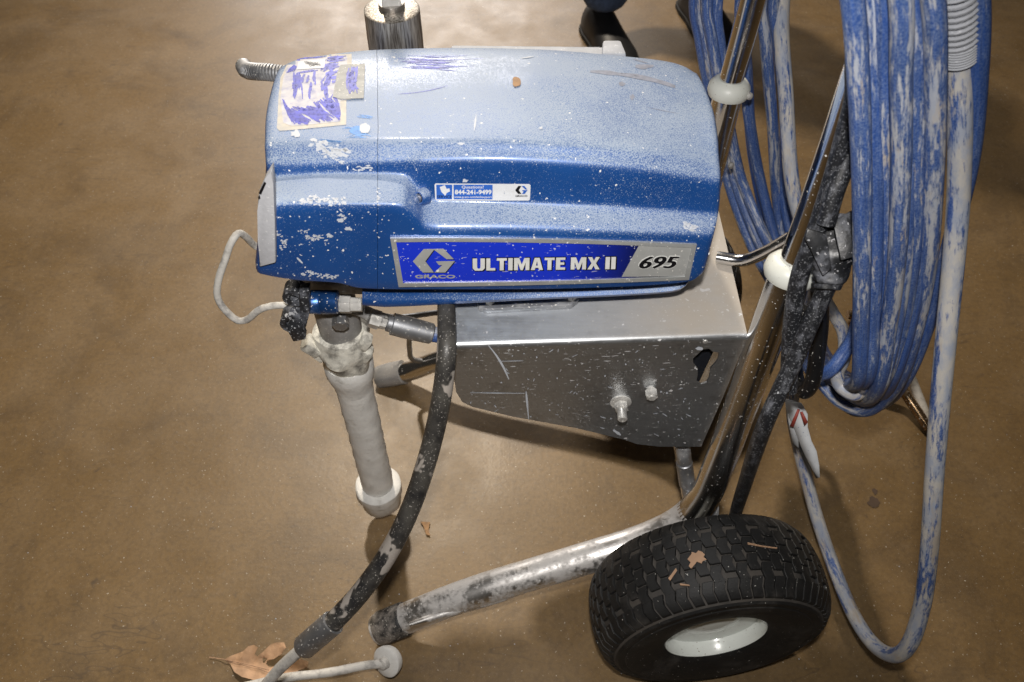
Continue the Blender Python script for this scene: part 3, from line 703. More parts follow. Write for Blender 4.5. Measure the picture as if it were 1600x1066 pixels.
merge('scuff_mark', [decal_poly('s', stroke(x_, y_, x_+R(25, 75), y_+R(-2.5, 3.5), R(.4, 1.5)), M['marker'], .0003, spr) for x_, y_ in [(R(618, 690), 87+k*.85) for k in range(26)]] +
      [decal_poly('s', stroke(621, 147, 700, 134, 1.0, 3), M['marker'], .0003, spr), decal_poly('s', stroke(625, 97, 755, 92, .7), M['marker'], .0003, spr)], spr)['kind'] = 'stuff'
merge('dark_smear', [decal_poly('s', p, M['smear'], .0003, spr) for p in (stroke(922, 112, 1010, 124, 6, -2), stroke(965, 116, 1055, 136, 8, -3), blot(1005, 104, 13, 4), stroke(990, 93, 1012, 99, 2.5), blot(971, 132, 5, 3.5), blot(988, 152, 4, 4), stroke(1010, 168, 1060, 178, 1))], spr)
decal_poly('brown_speck', blot(807, 129, 6.5, 8, rough=.15), M['rust'], .0010, spr)
def smear(x0, y0, x1, y1, w, n=16):
    out = []
    for k in range(n):
        f = random.random(); out.append(blot(x0+(x1-x0)*f+R(-1, 1)*w*.3, y0+(y1-y0)*f+R(-1, 1)*w*.55, R(.15, .5)*w, R(.08, .26)*w, 14, .38, R(-.5, .5)))
    return out
spl = [blot(570, 201, 8, 8.5, rough=.15), blot(463, 210, 7, 6), stroke(744, 180, 741, 205, 3), blot(532, 344, 5, 3), blot(545, 357, 6, 3),
       blot(727, 282, 5, 2.5), stroke(464, 402, 473, 411, 3),
       blot(845, 201, 2.6, 2), blot(803, 221, 2, 2), blot(720, 225, 5, 2), stroke(814, 92, 834, 89, 1.6)]
for q in ((470, 317, 540, 315, 9, 40), (484, 312, 500, 308, 8, 10), (478, 372, 518, 370, 8, 26), (462, 362, 484, 360, 5, 10), (436, 362, 446, 382, 8, 12), (486, 224, 545, 240, 14, 36), (505, 240, 535, 252, 9, 20), (550, 262, 580, 262, 8, 12), (590, 298, 592, 318, 6, 12), (468, 425, 530, 434, 7, 30), (1070, 352, 1092, 360, 9, 24), (530, 325, 540, 345, 6, 10), (430, 355, 440, 390, 5, 12)): spl += smear(*q)
for k in range(60):
    x = R(430, 640); y = R(330, 440); spl.append(blot(x, y, R(.5, 1.6), R(.5, 1.2), 7))
for k in range(70):
    x = R(640, 1090); y = R(240, 450) ; spl.append(blot(x, y, R(.4, 1.1), R(.4, 1.0), 6))
merge('paint_splat', [decal_poly('s', p, M['splat'], .0022 if y0 else .0006, spr) for p, y0 in [(q, 372 < q[0][1] < 446 and q[0][0] > 615) for q in spl]], spr)['kind'] = 'stuff'
# screw hole of the cover
hc = onto(655.5, 309, .001); hn = (ORG-hc).normalized()*.3 + Vector((-.75, -.65, .15)); hn.normalize()
rg = lathe('cover_screw_boss', hc - hn*.006, hn, [(0, .0085), (.006, .0078), (.0085, .0062), (.0085, .0048), (.004, .0042)], M['cover'], spr, 24)
lathe('cover_screw', hc + hn*.0015, hn, [(0, .0040), (.0012, .0040), (.0016, .0030)], M['steel'], rg, 12)

# --- grey guard at the front of the cover, behind its left edge
gp = [(425, 262), (414, 280), (404, 303), (402, 330), (403, 380), (405, 418), (431, 411), (429, 340), (427, 290)]
prism('front_guard', [Y(x, y, .580+YAW*-.28) for x, y in gp], (0, .010, 0), M['dusty'], spr, .0015)
mesh('guard_chips', *(lambda P: (P, [(0, 1, 2, 3), (4, 5, 6, 7)]))([Y(x, y, .5785-YAW*.28+YAW*-.0) for x, y in ((404, 302), (413, 284), (416, 286), (408, 304), (403, 308), (406, 305), (407, 310), (404, 312))]), M['black'], spr, smooth=False)

# --- tray under the cover
tr = []
botl = [(566, 477), (600, 480), (690, 476), (850, 468), (1000, 461), (1055, 456), (1072, 447), (1078, 437)]
TX = [566, 575, 600, 640, 690, 740, 800, 850, 900, 950, 1000, 1030, 1050, 1062, 1070, 1078]
for fr, yy in ((0, .606), (.15, .606), (.6, .602), (.85, .600), (1.0, .603), (1.04, .635)):
    r_ = []
    for x in TX:
        a = pchip(*zip(*line['lip1']), x) - 1.5; b = pchip(*zip(*botl), x); py = a + (b-a)*min(fr, 1.0)
        y0 = yy + YAW*Y(x, py, yy).x; p = Y(x, py, y0)
        if fr > 1: p = Y(x, b, .603 + YAW*p.x) + Vector((0, .12, 0))
        r_.append(p)
    tr.append(r_)
V = [p for r_ in tr for p in r_]; n = len(TX); F = [(j*n+i, (j+1)*n+i, (j+1)*n+i+1, j*n+i+1) for j in range(len(tr)-1) for i in range(n-1)]
for s in (0, n-1):      # closing ends
    b = len(V); V += [p + Vector((0, .12, 0)) if k < 5 else p for k, p in enumerate([tr[j][s] for j in range(6)])]
    for j in range(4): F.append((j*n+s, (j+1)*n+s, b+j+1, b+j))
ob = mesh('lower_tray', V, F, M['cover'], spr); sharp(ob, 50)

# --- behind the cover: control housing, filter cylinder, spring guard of the outlet
a = Z(704, 69, .765); b = Z(938, 69, .765)
prism('control_housing', [a, b, b + Vector((.02, .0, -.005)), b + Vector((.02, -.05, 0)), a + Vector((0, -.05, 0))], (0, 0, -.16), M['dusty_box'], spr, .004)
a = Z(942, 62, .775); 
prism('housing_lug', [a, a + Vector((.020, 0, 0)), a + Vector((.024, -.028, 0)), a + Vector((-.003, -.028, 0))], (0, 0, -.05), M['dusty_box'], spr, .003)
fc = Z(612, 13, .80); 
cyl = lathe('filter_housing', fc, (0, 0, -1), [(0, .0285), (.0012, .0306), (.03, .0312), (.16, .0312), (.165, .028)], m_brushed(), spr, 48)
sc_ = fc + Vector((0, .002, 0))
lathe('filter_cap', sc_, (0, 0, 1), [(-.002, .0145), (.006, .0145), (.0065, .0125)], M['steel'], cyl, 32)
box('square_stub', sc_ + Vector((0, 0, .018)), (.021, .021, .026), M['zinc'], cyl, .002, Matrix.Rotation(.15, 3, 'Z'))
prism('manifold_block', [Vector((-.20, .80, .60)), Vector((-.08, .80, .60)), Vector((-.08, .93, .60)), Vector((-.20, .93, .60))], (0, 0, .06), M['pump'], spr, .004)
cp_ = [Z(*q) for q in ((381, 104, .675), (386, 110, .690), (398, 112, .700), (418, 113, .705), (445, 116, .705), (480, 118, .705))] + [Vector((-.215, .95, .67)), Vector((-.195, .88, .64))]
pth = smoothpath(cp_, 30); L = [0]
for i in range(1, len(pth)): L.append(L[-1] + (pth[i]-pth[i-1]).length)
hx = []
tot = L[-1]; turns = int(tot/.0036); up = Vector((0, 0, 1))
for k in range(turns*12):
    s = tot*k/(turns*12); i = max(1, min(int(np.searchsorted(L, s)), len(pth)-1)); f = (s-L[i-1])/max(L[i]-L[i-1], 1e-9)
    c = pth[i-1].lerp(pth[i], f); tg = (pth[i]-pth[i-1]).normalized(); u = (up - tg*up.dot(tg)).normalized(); w = tg.cross(u); a = 2*PI*k/12
    hx.append(c + (u*math.cos(a) + w*math.sin(a))*.0090)
tube('spring_guard', hx, .0017, M['galv'], spr, seg=6)
tube('outlet_hose', pth, .0075, M['galv'], spr, seg=12)

# --- bent wire bail at the front
bw = [Y(410, 390, .70), Y(398, 384, .70), Y(384, 370, .69), Y(372, 365, .68), Y(362, 378, .672), Y(352, 405, .665), Y(341, 440, .655), Y(340, 465, .65), Y(352, 485, .645), Y(372, 501, .64), Y(385, 500, .64), Y(404, 485, .64), Y(425, 478, .64), Y(450, 477, .64), Y(468, 476, .64)]
tube('pail_hook', smoothpath(bw, 3), .0041, M['wire'], spr, seg=12, jitter=.0004, jscale=220)
# --- blue prime valve with nut, black clips
vc = Y(482, 472, .640)
lathe('prime_valve', vc, (1, -.02, .02), [(0, .0125), (.001, .0135), (.014, .0138), (.015, .0130), (.016, .0138), (.033, .0135), (.034, .0115)], M['blue_alu'], spr, 32)
nc_ = Y(530, 476, .640)
lathe('valve_nut', nc_, (1, 0, -.02), [(0, .009), (.001, .0105), (.013, .0105), (.014, .009), (.026, .0085)], M['zinc'], spr, 6, deg=20, twist=.3)
def ring_clip(name, px, py, y, ro, ri, w, a0, a1, mat):
    c = Y(px, py, y); V, F = [], []; n = 20
    for k in range(n+1):
        a = a0 + (a1-a0)*k/n
        for (r, yy) in ((ri, 0), (ro, 0), (ro, w), (ri, w)): V.append(c + Vector((math.cos(a)*r, yy, math.sin(a)*r)))
    for k in range(n):
        for q in range(4): F.append((k*4+q, k*4+(q+1) % 4, (k+1)*4+(q+1) % 4, (k+1)*4+q))
    F += [(0, 1, 2, 3), (n*4+3, n*4+2, n*4+1, n*4)]
    bm = bmesh.new(); vs = [bm.verts.new(v) for v in V]
    for f in F: bm.faces.new([vs[i] for i in f])
    return frombm(name, bm, mat, spr)
ring_clip('hose_clip', 459, 467, .622, .0125, .0052, .018, 0, 2*PI*.98, M['blackp'])
ring_clip('hose_clip', 457, 508, .615, .0140, .0080, .018, PI*.15, PI*1.62, M['blackp'])
prism('clip_arm', [Y(x, y, .612) for x, y in ((466, 458), (482, 455), (483, 492), (478, 512), (472, 519), (468, 508), (471, 490))], (0, .014, 0), M['blackp'], spr, .0015)
prism('clip_tab', [Y(x, y, .600) for x, y in ((448, 516), (470, 510), (478, 531), (458, 535))], (0, .012, .002), M['blackp'], spr, .0015)
# --- pump, nut and suction tube
px_, py_ = -.2145, .686
Cc = lambda z: (px_, py_, z)
box('pump_bracket', (px_+.01, py_, .590), (.085, .055, .05), M['pump'], spr, .006)
lathe('pump_body', Cc(.60), (0, 0, -1), [(0, .022), (.045, .022), (.052, .0265), (.10, .0265), (.128, .0265), (.132, .024)], M['pump'], spr, 32, .0016, 50)
pn = lathe('pump_nut', Cc(.478), (0, 0, -1), [(0, .026), (.004, .033), (.012, .0355), (.020, .034), (.026, .0355), (.040, .035), (.048, .032), (.066, .031), (.070, .029)], M['crust_yel'], spr, 48, .0055, 45)
for (dx, dz, s) in ((-.036, -.010, .012), (.030, -.002, .010), (-.030, -.028, .008), (.028, -.026, .010), (.02, -.042, .008)):
    c = Vector((px_+dx, py_-.014, .47+dz)); box('nut_lug', c, (s*1.5, s*1.8, s*2.2), M['crust_yel'], pn, s*.35, Matrix.Rotation(dx*20, 3, 'Y'))
lathe('suction_cone', Cc(.414), (0, 0, -1), [(0, .030), (.006, .0325), (.022, .032), (.034, .029), (.046, .0262), (.054, .0258)], M['crust'], spr, 40, .0012, 50)
lathe('suction_tube', Cc(.365), (0, 0, -1), [(k*.012, .0248+.0006*((k*7) % 3-1)*.6) for k in range(25)], M['crust'], spr, 36, .0012, 60)
lathe('suction_foot', Cc(.098), (0, 0, -1), [(0, .026), (.001, .0335), (.004, .0365), (.020, .037), (.0235, .0355), (.025, .033), (.052, .032), (.056, .029), (.058, .01)], M['crust'], spr, 40, .0014, 60)
# --- swivel fitting and hose end between pump and box
sw = [Y(548, 480, .672), Y(566, 486, .668), Y(582, 494, .662), Y(602, 501, .655)]
tube('elbow', smoothpath(sw, 6), .0085, M['pump'], spr, seg=12, jitter=.001)
a, b = Y(576, 496, .655), Y(603, 504, .655)
lathe('swivel_nut', a, (b-a), [(0, .0095), (.001, .0115), ((b-a).length*.62, .0115), ((b-a).length*.64, .0095), ((b-a).length, .009)], M['zinc'], spr, 6, deg=20)
a, b = Y(604, 504, .655), Y(676, 522, .655); d = (b-a).length
fe = lathe('hose_ferrule', a, (b-a), [(0, .0085), (.001, .0105), (.006, .0105), (.007, .0135), (d*.5, .0138), (d*.97, .0128), (d, .011)], M['galv'], spr, 28)
a2 = Y(674, 522, .655); tube('blue_hose_stub', smoothpath([a2, Y(692, 525, .655), Y(720, 529, .665), Y(760, 530, .70)], 4), .0095, M['hose'], spr, seg=16)
lathe('pump_fitting', Y(532, 497, .655), (.1, -1, -.1), [(0, .010), (.012, .010), (.013, .008)], M['galv'], spr, 6, deg=20)
tube('drain_pipe', smoothpath([Y(575, 488, .72), Y(620, 496, .74), Y(680, 489, .76), Y(700, 488, .77)], 6), .004, M['galv'], spr, seg=8)

# --- sheet steel box the motor stands on
FY = .574; ZT = .586
def fy(x): return FY + YAW*x
def pl(px, py, off=0.0):
    x = Y(px, py, FY).x; return Y(px, py, fy(x) - off)
side2d = [(708, 546), (1166, 531), (1130, 620), (1099, 690), (1096, 698), (1030, 698), (995, 694), (975, 687), (900, 669), (800, 651), (738, 636), (722, 628), (713, 613), (709, 590)]
hole2d = [(1092, 552), (1098, 546), (1108, 545), (1114, 550), (1124, 551), (1122, 562), (1116, 570), (1110, 576), (1108, 590), (1104, 598), (1096, 601), (1088, 597), (1090, 586), (1090, 577), (1083, 568), (1083, 560)]
bm = bmesh.new()
def rg_(pts):
    vs = [bm.verts.new(pl(*p)) for p in pts]; return [bm.edges.new((vs[i], vs[(i+1) % len(vs)])) for i in range(len(vs))]
es = rg_(side2d) + rg_(hole2d); bmesh.ops.triangle_fill(bm, use_beauty=True, edges=es)
ret = bmesh.ops.extrude_face_region(bm, geom=bm.faces[:]); bmesh.ops.translate(bm, vec=(0, .0025, 0), verts=[g for g in ret['geom'] if isinstance(g, bmesh.types.BMVert)])
side = frombm('side_panel', bm, M['sheet'], spr, deg=30)
# bend and top
L0, R0 = pl(708, 546), pl(1166, 531); zt = ZT
prof = []
rb = .007
for k in range(7):
    a = PI/2*k/6; prof.append((rb*(1-math.cos(a)), rb*math.sin(a)))
V, F = [], []
for (P0) in (L0, R0):
    for (dy, dz) in prof: V.append(P0 + Vector((0, dy, dz)))
    V.append(Vector((P0.x + (0 if P0 is L0 else .001), .88, P0.z + rb)))
n = len(prof)+1
for k in range(n-1): F.append((k, n+k, n+k+1, k+1))
b0 = len(V)
V += [v - Vector((0, -.0004, .0025)) for v in V[:2*n]]
for k in range(n-1): F.append((b0+k, b0+k+1, b0+n+k+1, b0+n+k))
F += [tuple(list(range(n)) + [b0+k for k in reversed(range(n))]), tuple([b0+n+k for k in range(n)] + [n+k for k in reversed(range(n))])]
ob = mesh('top_panel', V, F, M['sheet'], spr); sharp(ob, 40)
ZT = (L0.z+R0.z)/2 + rb
fs = [Vector((p.x, p.y + .30, p.z)) for p in [pl(*q) for q in side2d]]
prism('side_panel', fs, (0, .0025, 0), M['sheet'], spr)
bk = [Vector((R0.x-.004, .59, R0.z)), Vector((R0.x-.004, .87, R0.z)), Vector((pl(1099, 690).x-.004, .87, pl(1099, 690).z)), Vector((pl(1099, 690).x-.004, .59, pl(1099, 690).z))]
prism('rear_panel', bk, (-.0025, 0, 0), M['sheet'], spr)
# bright edge of the bend is the metal itself; motor pad and bolts on top
pa = [Z(x, y, ZT) for x, y in ((743, 470), (905, 466), (903, 476), (893, 484), (760, 491), (748, 488))]
pa = [(Vector((p.x, p.y, ZT+.0005))) for p in pa]
prism('motor_pad', pa, (0, 0, .007), M['galv'], spr, .002)
for (x, y) in ((765, 472), (893, 466)): lathe('pad_bolt', Z(x, y, ZT+.008), (0, 0, 1), [(0, .0055), (.006, .0055), (.007, .0045)], M['zinc'], spr, 6, deg=20)
prism('motor_foot', [Vector((-.10, .64, ZT)), Vector((.12, .65, ZT)), Vector((.12, .80, ZT)), Vector((-.10, .80, ZT))], (0, 0, .06), M['galv'], spr, .003)
# added near-black sheet, stands in for the shade inside the box behind the keyhole
prism('keyhole_shade_sheet', [Vector((.11, .600, .42)), Vector((.218, .606, .42)), Vector((.235, .606, .57)), Vector((.11, .600, .57))], (0, .003, 0), M['keyhole_shade'], spr, .001)
# bolts through the side
def side_bolt(px, py, ln, r, washer, nutr=None):
    c = pl(px, py); ax = Vector((0, -1, -.0))
    w = lathe('side_bolt', c, ax, [(0, r), (ln-.001, r), (ln, r*.8)], M['zinc'], spr, 16)
    if washer: lathe('washer', c, ax, [(0, washer), (.0016, washer), (.002, washer*.9)], M['zinc'], w, 24)
    if nutr: lathe('nut', c + ax*.003, ax, [(0, nutr*.95), (.0008, nutr), (.008, nutr), (.009, nutr*.85)], M['zinc'], w, 6, deg=20)
side_bolt(970, 628, .026, .0058, .0125, .0085); side_bolt(1017, 608, .014, .0052, None, .0075)
side_bolt(1102, 534, .001, .003, None)
wh = []
def onside(px, py, eps): return pl(px, py, eps)
for k in range(90):
    x, y = R(715, 1140), R(550, 690)
    if y > 640 + (x-740)*.16 or x > 1165-(y-531)*.42: continue
    if 1078 < x < 1130 and 540 < y < 606: continue
    if random.random() < .5: q = stroke(x, y, x+R(-9, 9), y+R(-5, 5), R(.6, 1.4))
    else: q = blot(x, y, R(.6, 1.6), R(.6, 1.5), 7)
    wh.append(q)
wh += [stroke(763, 540, 795, 593, 3.0, -3), stroke(777, 565, 818, 564, 1.0), stroke(822, 612, 826, 655, 3.5), stroke(735, 614, 820, 615, 1.3), blot(1093, 545, 5, 2.6), stroke(958, 672, 970, 680, 4)]
merge('paint_splat', [decal_poly('s', q, M['splat'], .0004, side, fn=onside) for q in wh], side)['kind'] = 'stuff'

# --- cart frame
def yz(px, py, y): return Y(px, py, y)
leg = [(590, 984, .476), (640, 964, .484), (700, 940, .495), (770, 916, .507), (850, 892, .521), (930, 868, .535), (1000, 846, .548), (1050, 824, .558), (1080, 803, .564), (1104, 772, .568), (1122, 730, .572), (1150, 655, .576), (1190, 545, .582), (1222, 458, .590), (1238, 418, .595)]
lp, lr = smoothpath([Y(*q) for q in leg], 8, [.0228]*9 + [.0205]*2 + [.0195]*(len(leg)-11))
fl = []
for i, p in enumerate(lp):
    t = min(max(i/48.0, 0), 1); fl.append(.86 + .14*t)
fr = thing  # (naming only)
frame = tube('cart_frame', lp[:66], lr[:66], M['chrome_low'], spr, seg=28)
tube('upright_tube', lp[64:], lr[64:], M['chrome_dirty'], spr, seg=28)
# pressed groove along the leg's lower front
gb = smoothpath([Y(640, 976, .462), Y(700, 957, .477), Y(760, 940, .489), Y(800, 927, .497), Y(832, 913, .507)], 8)
tube('pressed_bead', gb, [.0065*math.sin(PI*(k+2)/(len(gb)+3))**.5+.001 for k in range(len(gb))], M['chrome_low'], frame, seg=12)
capd = (lp[0]-lp[6]).normalized()
lathe('rubber_foot', lp[3] , capd, [(-.030, .0240), (-.028, .0255), (.012, .0257), (.018, .0235), (.021, .016)], m_plain('worn_rubber_foot', (.014, .014, .014), .55, 0, .3, 50, speck=.6, speckcol=(.5, .47, .42), dirt=.55, dirtcol=(.38, .34, .30), dscale=26), spr, 28, .0012, 60)
# collar and inner tube of the near upright
def collar(c, ax):
    return lathe('collar', c, ax, [(-.013, .0210), (-.012, .0248), (-.006, .0272), (.002, .0262), (.008, .0215), (.010, .0180)], M['white'], spr, 40)
axn = (lp[-1]-lp[-8]).normalized(); nc1 = lp[-1]; collar(nc1, axn)
top1 = [nc1, Y(1283, 296, .600), Y(1320, 190, .604), Y(1352, 95, .606)]
t3 = Vector((.292, .612, 1.12)); t4 = Vector((.292, .640, 1.145))
far_leg = [(596, 588, .968), (640, 580, .960), (700, 560, .948), (850, 520, .925)]
far_bend = [Vector((.205, .915, .20)), Vector((.245, .910, .26)), Vector((.262, .912, .36)), Vector((.272, .918, .46))]
fcol = Y(1140, 135, .935)
fl_ = [Y(*q) for q in far_leg[:3]] + far_bend + [fcol]
fp = smoothpath(fl_, 8); tube('cart_frame', fp, .0185, M['chrome'], spr, seg=24)
fax = (fp[-1]-fp[-4]).normalized(); collar(fcol, fax)
ft = [fcol, Y(1163, 50, .937), Y(1186, -40, .938)]
tp1 = top1 + [t3, t4 + Vector((0, .01, 0))]; tp2 = ft + [Vector((.292, .915, 1.12)), Vector((.292, .885, 1.145))]
tube('handle_tube', smoothpath(tp1 + list(reversed(tp2)), 10), .0152, M['chrome'], spr, seg=24)
lathe('foot_sleeve', Y(592, 589, .970), (fl_[1]-fl_[0]), [(0, .018), (.002, .022), (.028, .0235), (.055, .0225), (.057, .019)], M['pump'], spr, 28, .002, 60)
ex = smoothpath([Y(640, 520, .93), Y(640, 545, .94), Y(646, 562, .95), Y(690, 566, .955)], 6); tube('drain_stub', ex, .0048, M['galv'], spr, seg=10)
# rear cross rod between the uprights and short post over the bend
cr = smoothpath([Y(1120, 402, .70), Y(1160, 407, .69), Y(1190, 397, .68), Y(1238, 370, .655)], 8); tube('cross_rod', cr, .0072, M['chrome_dirty'], spr, seg=14)
po_ = smoothpath([Y(1067, 696, .61), Y(1071, 735, .60), Y(1078, 775, .592)], 6)
tube('short_post', po_, .0098, M['galv'], spr, seg=18)
lathe('post_sleeve', Y(1069, 722, .603), (po_[-1]-po_[0]), [(0, .0100), (.001, .0112), (.046, .0112), (.047, .0100)], M['galv'], spr, 24)
for (x, y, yy) in ((1170, 150, .92), (1141, 258, .925)): lathe('tube_rivet', Y(x, y, yy), (.5, -.8, .2), [(0, .005), (.003, .0045), (.005, .002)], M['zinc'], spr, 14)
# --- wheels
WC = Vector((.266, .463, .163)); toe = math.radians(6.5)
wax = Vector((math.sin(toe), -math.cos(toe), 0))        # towards the camera side
def wheel(C, ax):
    ax = ax.normalized(); u = Vector((0, 0, 1)); v = ax.cross(u).normalized()
    w = bpy.data.objects.new('wheel', None); COL.objects.link(w); w.location = C; attach(w, spr)
    w.matrix_parent_inverse = Matrix.Translation(-Vector(spr.location))
    def P(h, r, a): return C + ax*h + (u*math.cos(a) + v*math.sin(a))*r
    def crown(h):
        t = min(abs(h)/.058, 1); return .1600 - .009*t**2 - .010*t**6
    prof = [(-.040, .078), (-.052, .090), (-.060, .112), (-.0605, .130)]
    for k in range(13): h = -.058 + .116*k/12; prof.append((h, crown(h)-.0038))
    prof += [(.0605, .134), (.0610, .128), (.0602, .1262), (.0602, .1250), (.0615, .1235), (.0615, .112), (.0590, .098), (.0545, .083), (.0520, .0730), (.048, .0690), (.036, .0680)]
    seg = 96; V, F, Mi = [], [], []
    for (h, r) in prof:
        for k in range(seg): V.append(P(h, r, 2*PI*k/seg))
    for i in range(len(prof)-1):
        for k in range(seg):
            k2 = (k+1) % seg; F.append((i*seg+k, i*seg+k2, (i+1)*seg+k2, (i+1)*seg+k)); Mi.append(1 if 3 <= i < 16 else 0)
    # tread blocks: six rings of staggered zigzag blocks
    nrow, N = 5, 62; wrow = .112/nrow
    for r in range(nrow):
        for k in range(N):
            a0 = 2*PI*(k + .04*math.sin(k*2.1))/N; da = 2*PI/N*.84; h0 = -.056 + r*wrow + (wrow*.24*(1 if k % 2 else -1) if 0 < r < nrow-1 else (wrow*.24 if (k % 2) == (r == 0) and False else 0)); hh = wrow*.90; bend = 2*PI/N*.10
            if r in (0, nrow-1): hh = wrow*.96
            out = []
            for (fh, sh) in ((0, -1), (.5, 1), (1, -1)):
                out.append((h0+.0008+hh*fh, a0 + bend*sh*1, a0 + bend*sh + da))
            b = len(V)
            for lift, ins in ((-.0042, 0), (-.0004, 0), (0.0003, .07)):
                for (h, aa, ab) in out:
                    hc_ = h + (h0+hh/2-h)*ins; am = (aa+ab)/2
                    for q in (0, .5, 1):
                        ang = aa + (ab-aa)*q; ang = ang + (am-ang)*ins
                        V.append(P(hc_, crown(hc_)+lift, ang))
            # each layer has a 3 x 3 grid; walls join layer borders
            brd = [0, 1, 2, 5, 8, 7, 6, 3]
            for l in (0, 1):
                for q in range(8):
                    i0, i1 = brd[q], brd[(q+1) % 8]; F.append((b+l*9+i0, b+l*9+i1, b+(l+1)*9+i1, b+(l+1)*9+i0)); Mi.append(0)
            for j in range(2):
                for i in range(2): q0 = b+18+j*3+i; F.append((q0, q0+1, q0+4, q0+3)); Mi.append(0)
    bm = bmesh.new(); vs = [bm.verts.new(q) for q in V]
    for f, m_ in zip(F, Mi): bm.faces.new([vs[i] for i in f]).material_index = m_
    ty = frombm('tyre', bm, M['tread'], None, deg=32); ty.data.materials.append(M['groove'])
    ty.parent = w; ty.matrix_parent_inverse = (Matrix.Translation(C)).inverted()
    rim = lathe('rim', C, ax, [(.0300, .068), (.0440, .0690), (.0480, .0692), (.0490, .0680), (.0465, .0660), (.034, .0650), (.026, .0620), (.0250, .055), (.0285, .042), (.0330, .026), (.0350, .014), (.0355, .004)], M['rim'], None, 72, deg=60)
    rim.parent = w; rim.matrix_parent_inverse = (Matrix.Translation(C)).inverted()
    hb = lathe('hub', C, -ax, [(-.02, .02), (.05, .02), (.062, .016), (.066, .016)], M['chrome'], None, 24); hb.parent = w; hb.matrix_parent_inverse = (Matrix.Translation(C)).inverted()
    for q in (ty, rim, hb): pass
    return w
wheel(WC, wax); FC = Vector((.25, 1.045, .168)); wheel(FC, Vector((0, 1, 0)))
tube('axle', [WC + Vector((0, .05, 0)), FC - Vector((0, .05, 0))], .009, M['chrome'], spr, seg=14)
prism('axle_bracket', [Vector((.225, .56, .15)), Vector((.30, .56, .15)), Vector((.285, .575, .25)), Vector((.24, .575, .25))], (0, .012, 0), M['galv'], spr, .002)

# --- drain tube: black hose, ferrule, steel outlet pipe
dh = [(697, 470, 6.9e-4), (698, 500, 6.75e-4), (698, 545, 6.6e-4), (693, 600, 6.7e-4), (682, 662, 6.9e-4), (664, 730, 7.1e-4), (637, 805, 7.3e-4), (602, 872, 7.45e-4), (560, 930, 7.55e-4), (517, 976, 7.6e-4)]
dpath = smoothpath([T(*q) for q in dh], 8)
drain = tube('drain_hose', dpath, [.0096+.0028*k/len(dpath) for k in range(len(dpath))], m_drain(), spr, seg=24)
e0, e1 = T(521, 972, 7.6e-4), T(472, 1014, 7.72e-4); d = (e1-e0).length
lathe('drain_ferrule', e0, e1-e0, [(0, .0120), (.001, .0152), (d*.93, .0150), (d, .0125)], M['galv'], spr, 30)
tube('outlet_pipe', smoothpath([T(474, 1012, 7.7e-4), T(455, 1028, 7.8e-4), T(436, 1046, 7.9e-4), T(416, 1070, 8.0e-4), T(390, 1110, 8.1e-4)], 6), .0072, M['wire'], spr, seg=16)

# ------------------------------------------------------------------ rod with round foot (lies in front)
rod = thing('stirring_rod', 'grey paint-caked steel rod ending in a round white disc foot, low at the bottom edge', 'metal rod', Z(603, 1033, 0))
dc = Z(604, 1034, .055); dn = Vector((-.50, -.62, .60)).normalized()
lathe('round_foot', dc, dn, [(-.012, .004), (-.011, .020), (-.004, .0225), (.001, .0225), (.003, .020), (.004, .010)], M['crust'], rod, 36, .0008, 60)
lathe('hub_nut', dc, dn, [(0, .010), (.008, .009), (.012, .0075), (.013, .005)], M['wire'], rod, 10, .0006, 80)
tube('shaft', smoothpath([dc + dn*.008, Z(570, 1040, .060), Z(520, 1050, .062), Z(440, 1060, .062), Z(380, 1074, .06)], 6), [.0062]*25, M['wire'], rod, seg=14, jitter=.0006)

# ------------------------------------------------------------------ coiled hose hung over the handle
ho = thing('coiled_hose', 'long blue hose caked with white paint, coiled over the cart handle and drooping right', 'hose', (.35, .62, 0))
HR = .0079
def loop(name, near, bottom, far, yn, yb, yf, mat, crest=0.0, r=HR):
    pts = []
    k = len(near)
    top = Vector((near[0][0]*0 + .285, yn+.02, 1.13 + crest))
    pts.append(Vector((Y(near[0][0], near[0][1], yn).x - .012, .70 + (yn-.55)*.3, 1.185 + crest)))
    a = Y(near[0][0], near[0][1], yn)
    if near[0][1] <= 0: pts.append(a + (a - Y(near[1][0], near[1][1], yn)).normalized()*.06 + Vector((-.004, .01, 0)))
    for i, q in enumerate(near): pts.append(Y(q[0], q[1], yn + (yb[0]-yn)*(i/(k))**1.5))
    for i, q in enumerate(bottom): pts.append(Y(q[0], q[1], yb[0] + (yb[1]-yb[0])*(i/max(1, len(bottom)-1))))
    for i, q in enumerate(far): pts.append(Y(q[0], q[1], yb[1] + (yf-yb[1])*min(1.0, 2.0*(i+1)/len(far))**.6))
    e = pts[-1]; pts.append(Vector((e.x+.01, yf-.01, 1.08 + crest))); pts.append(Vector((.286, .86 + crest*.5, 1.185 + crest)))
    P = smoothpath(pts + [pts[0] + Vector((-.006, .0, .002))], 10)
    return tube(name, P, r, mat, ho, seg=14)
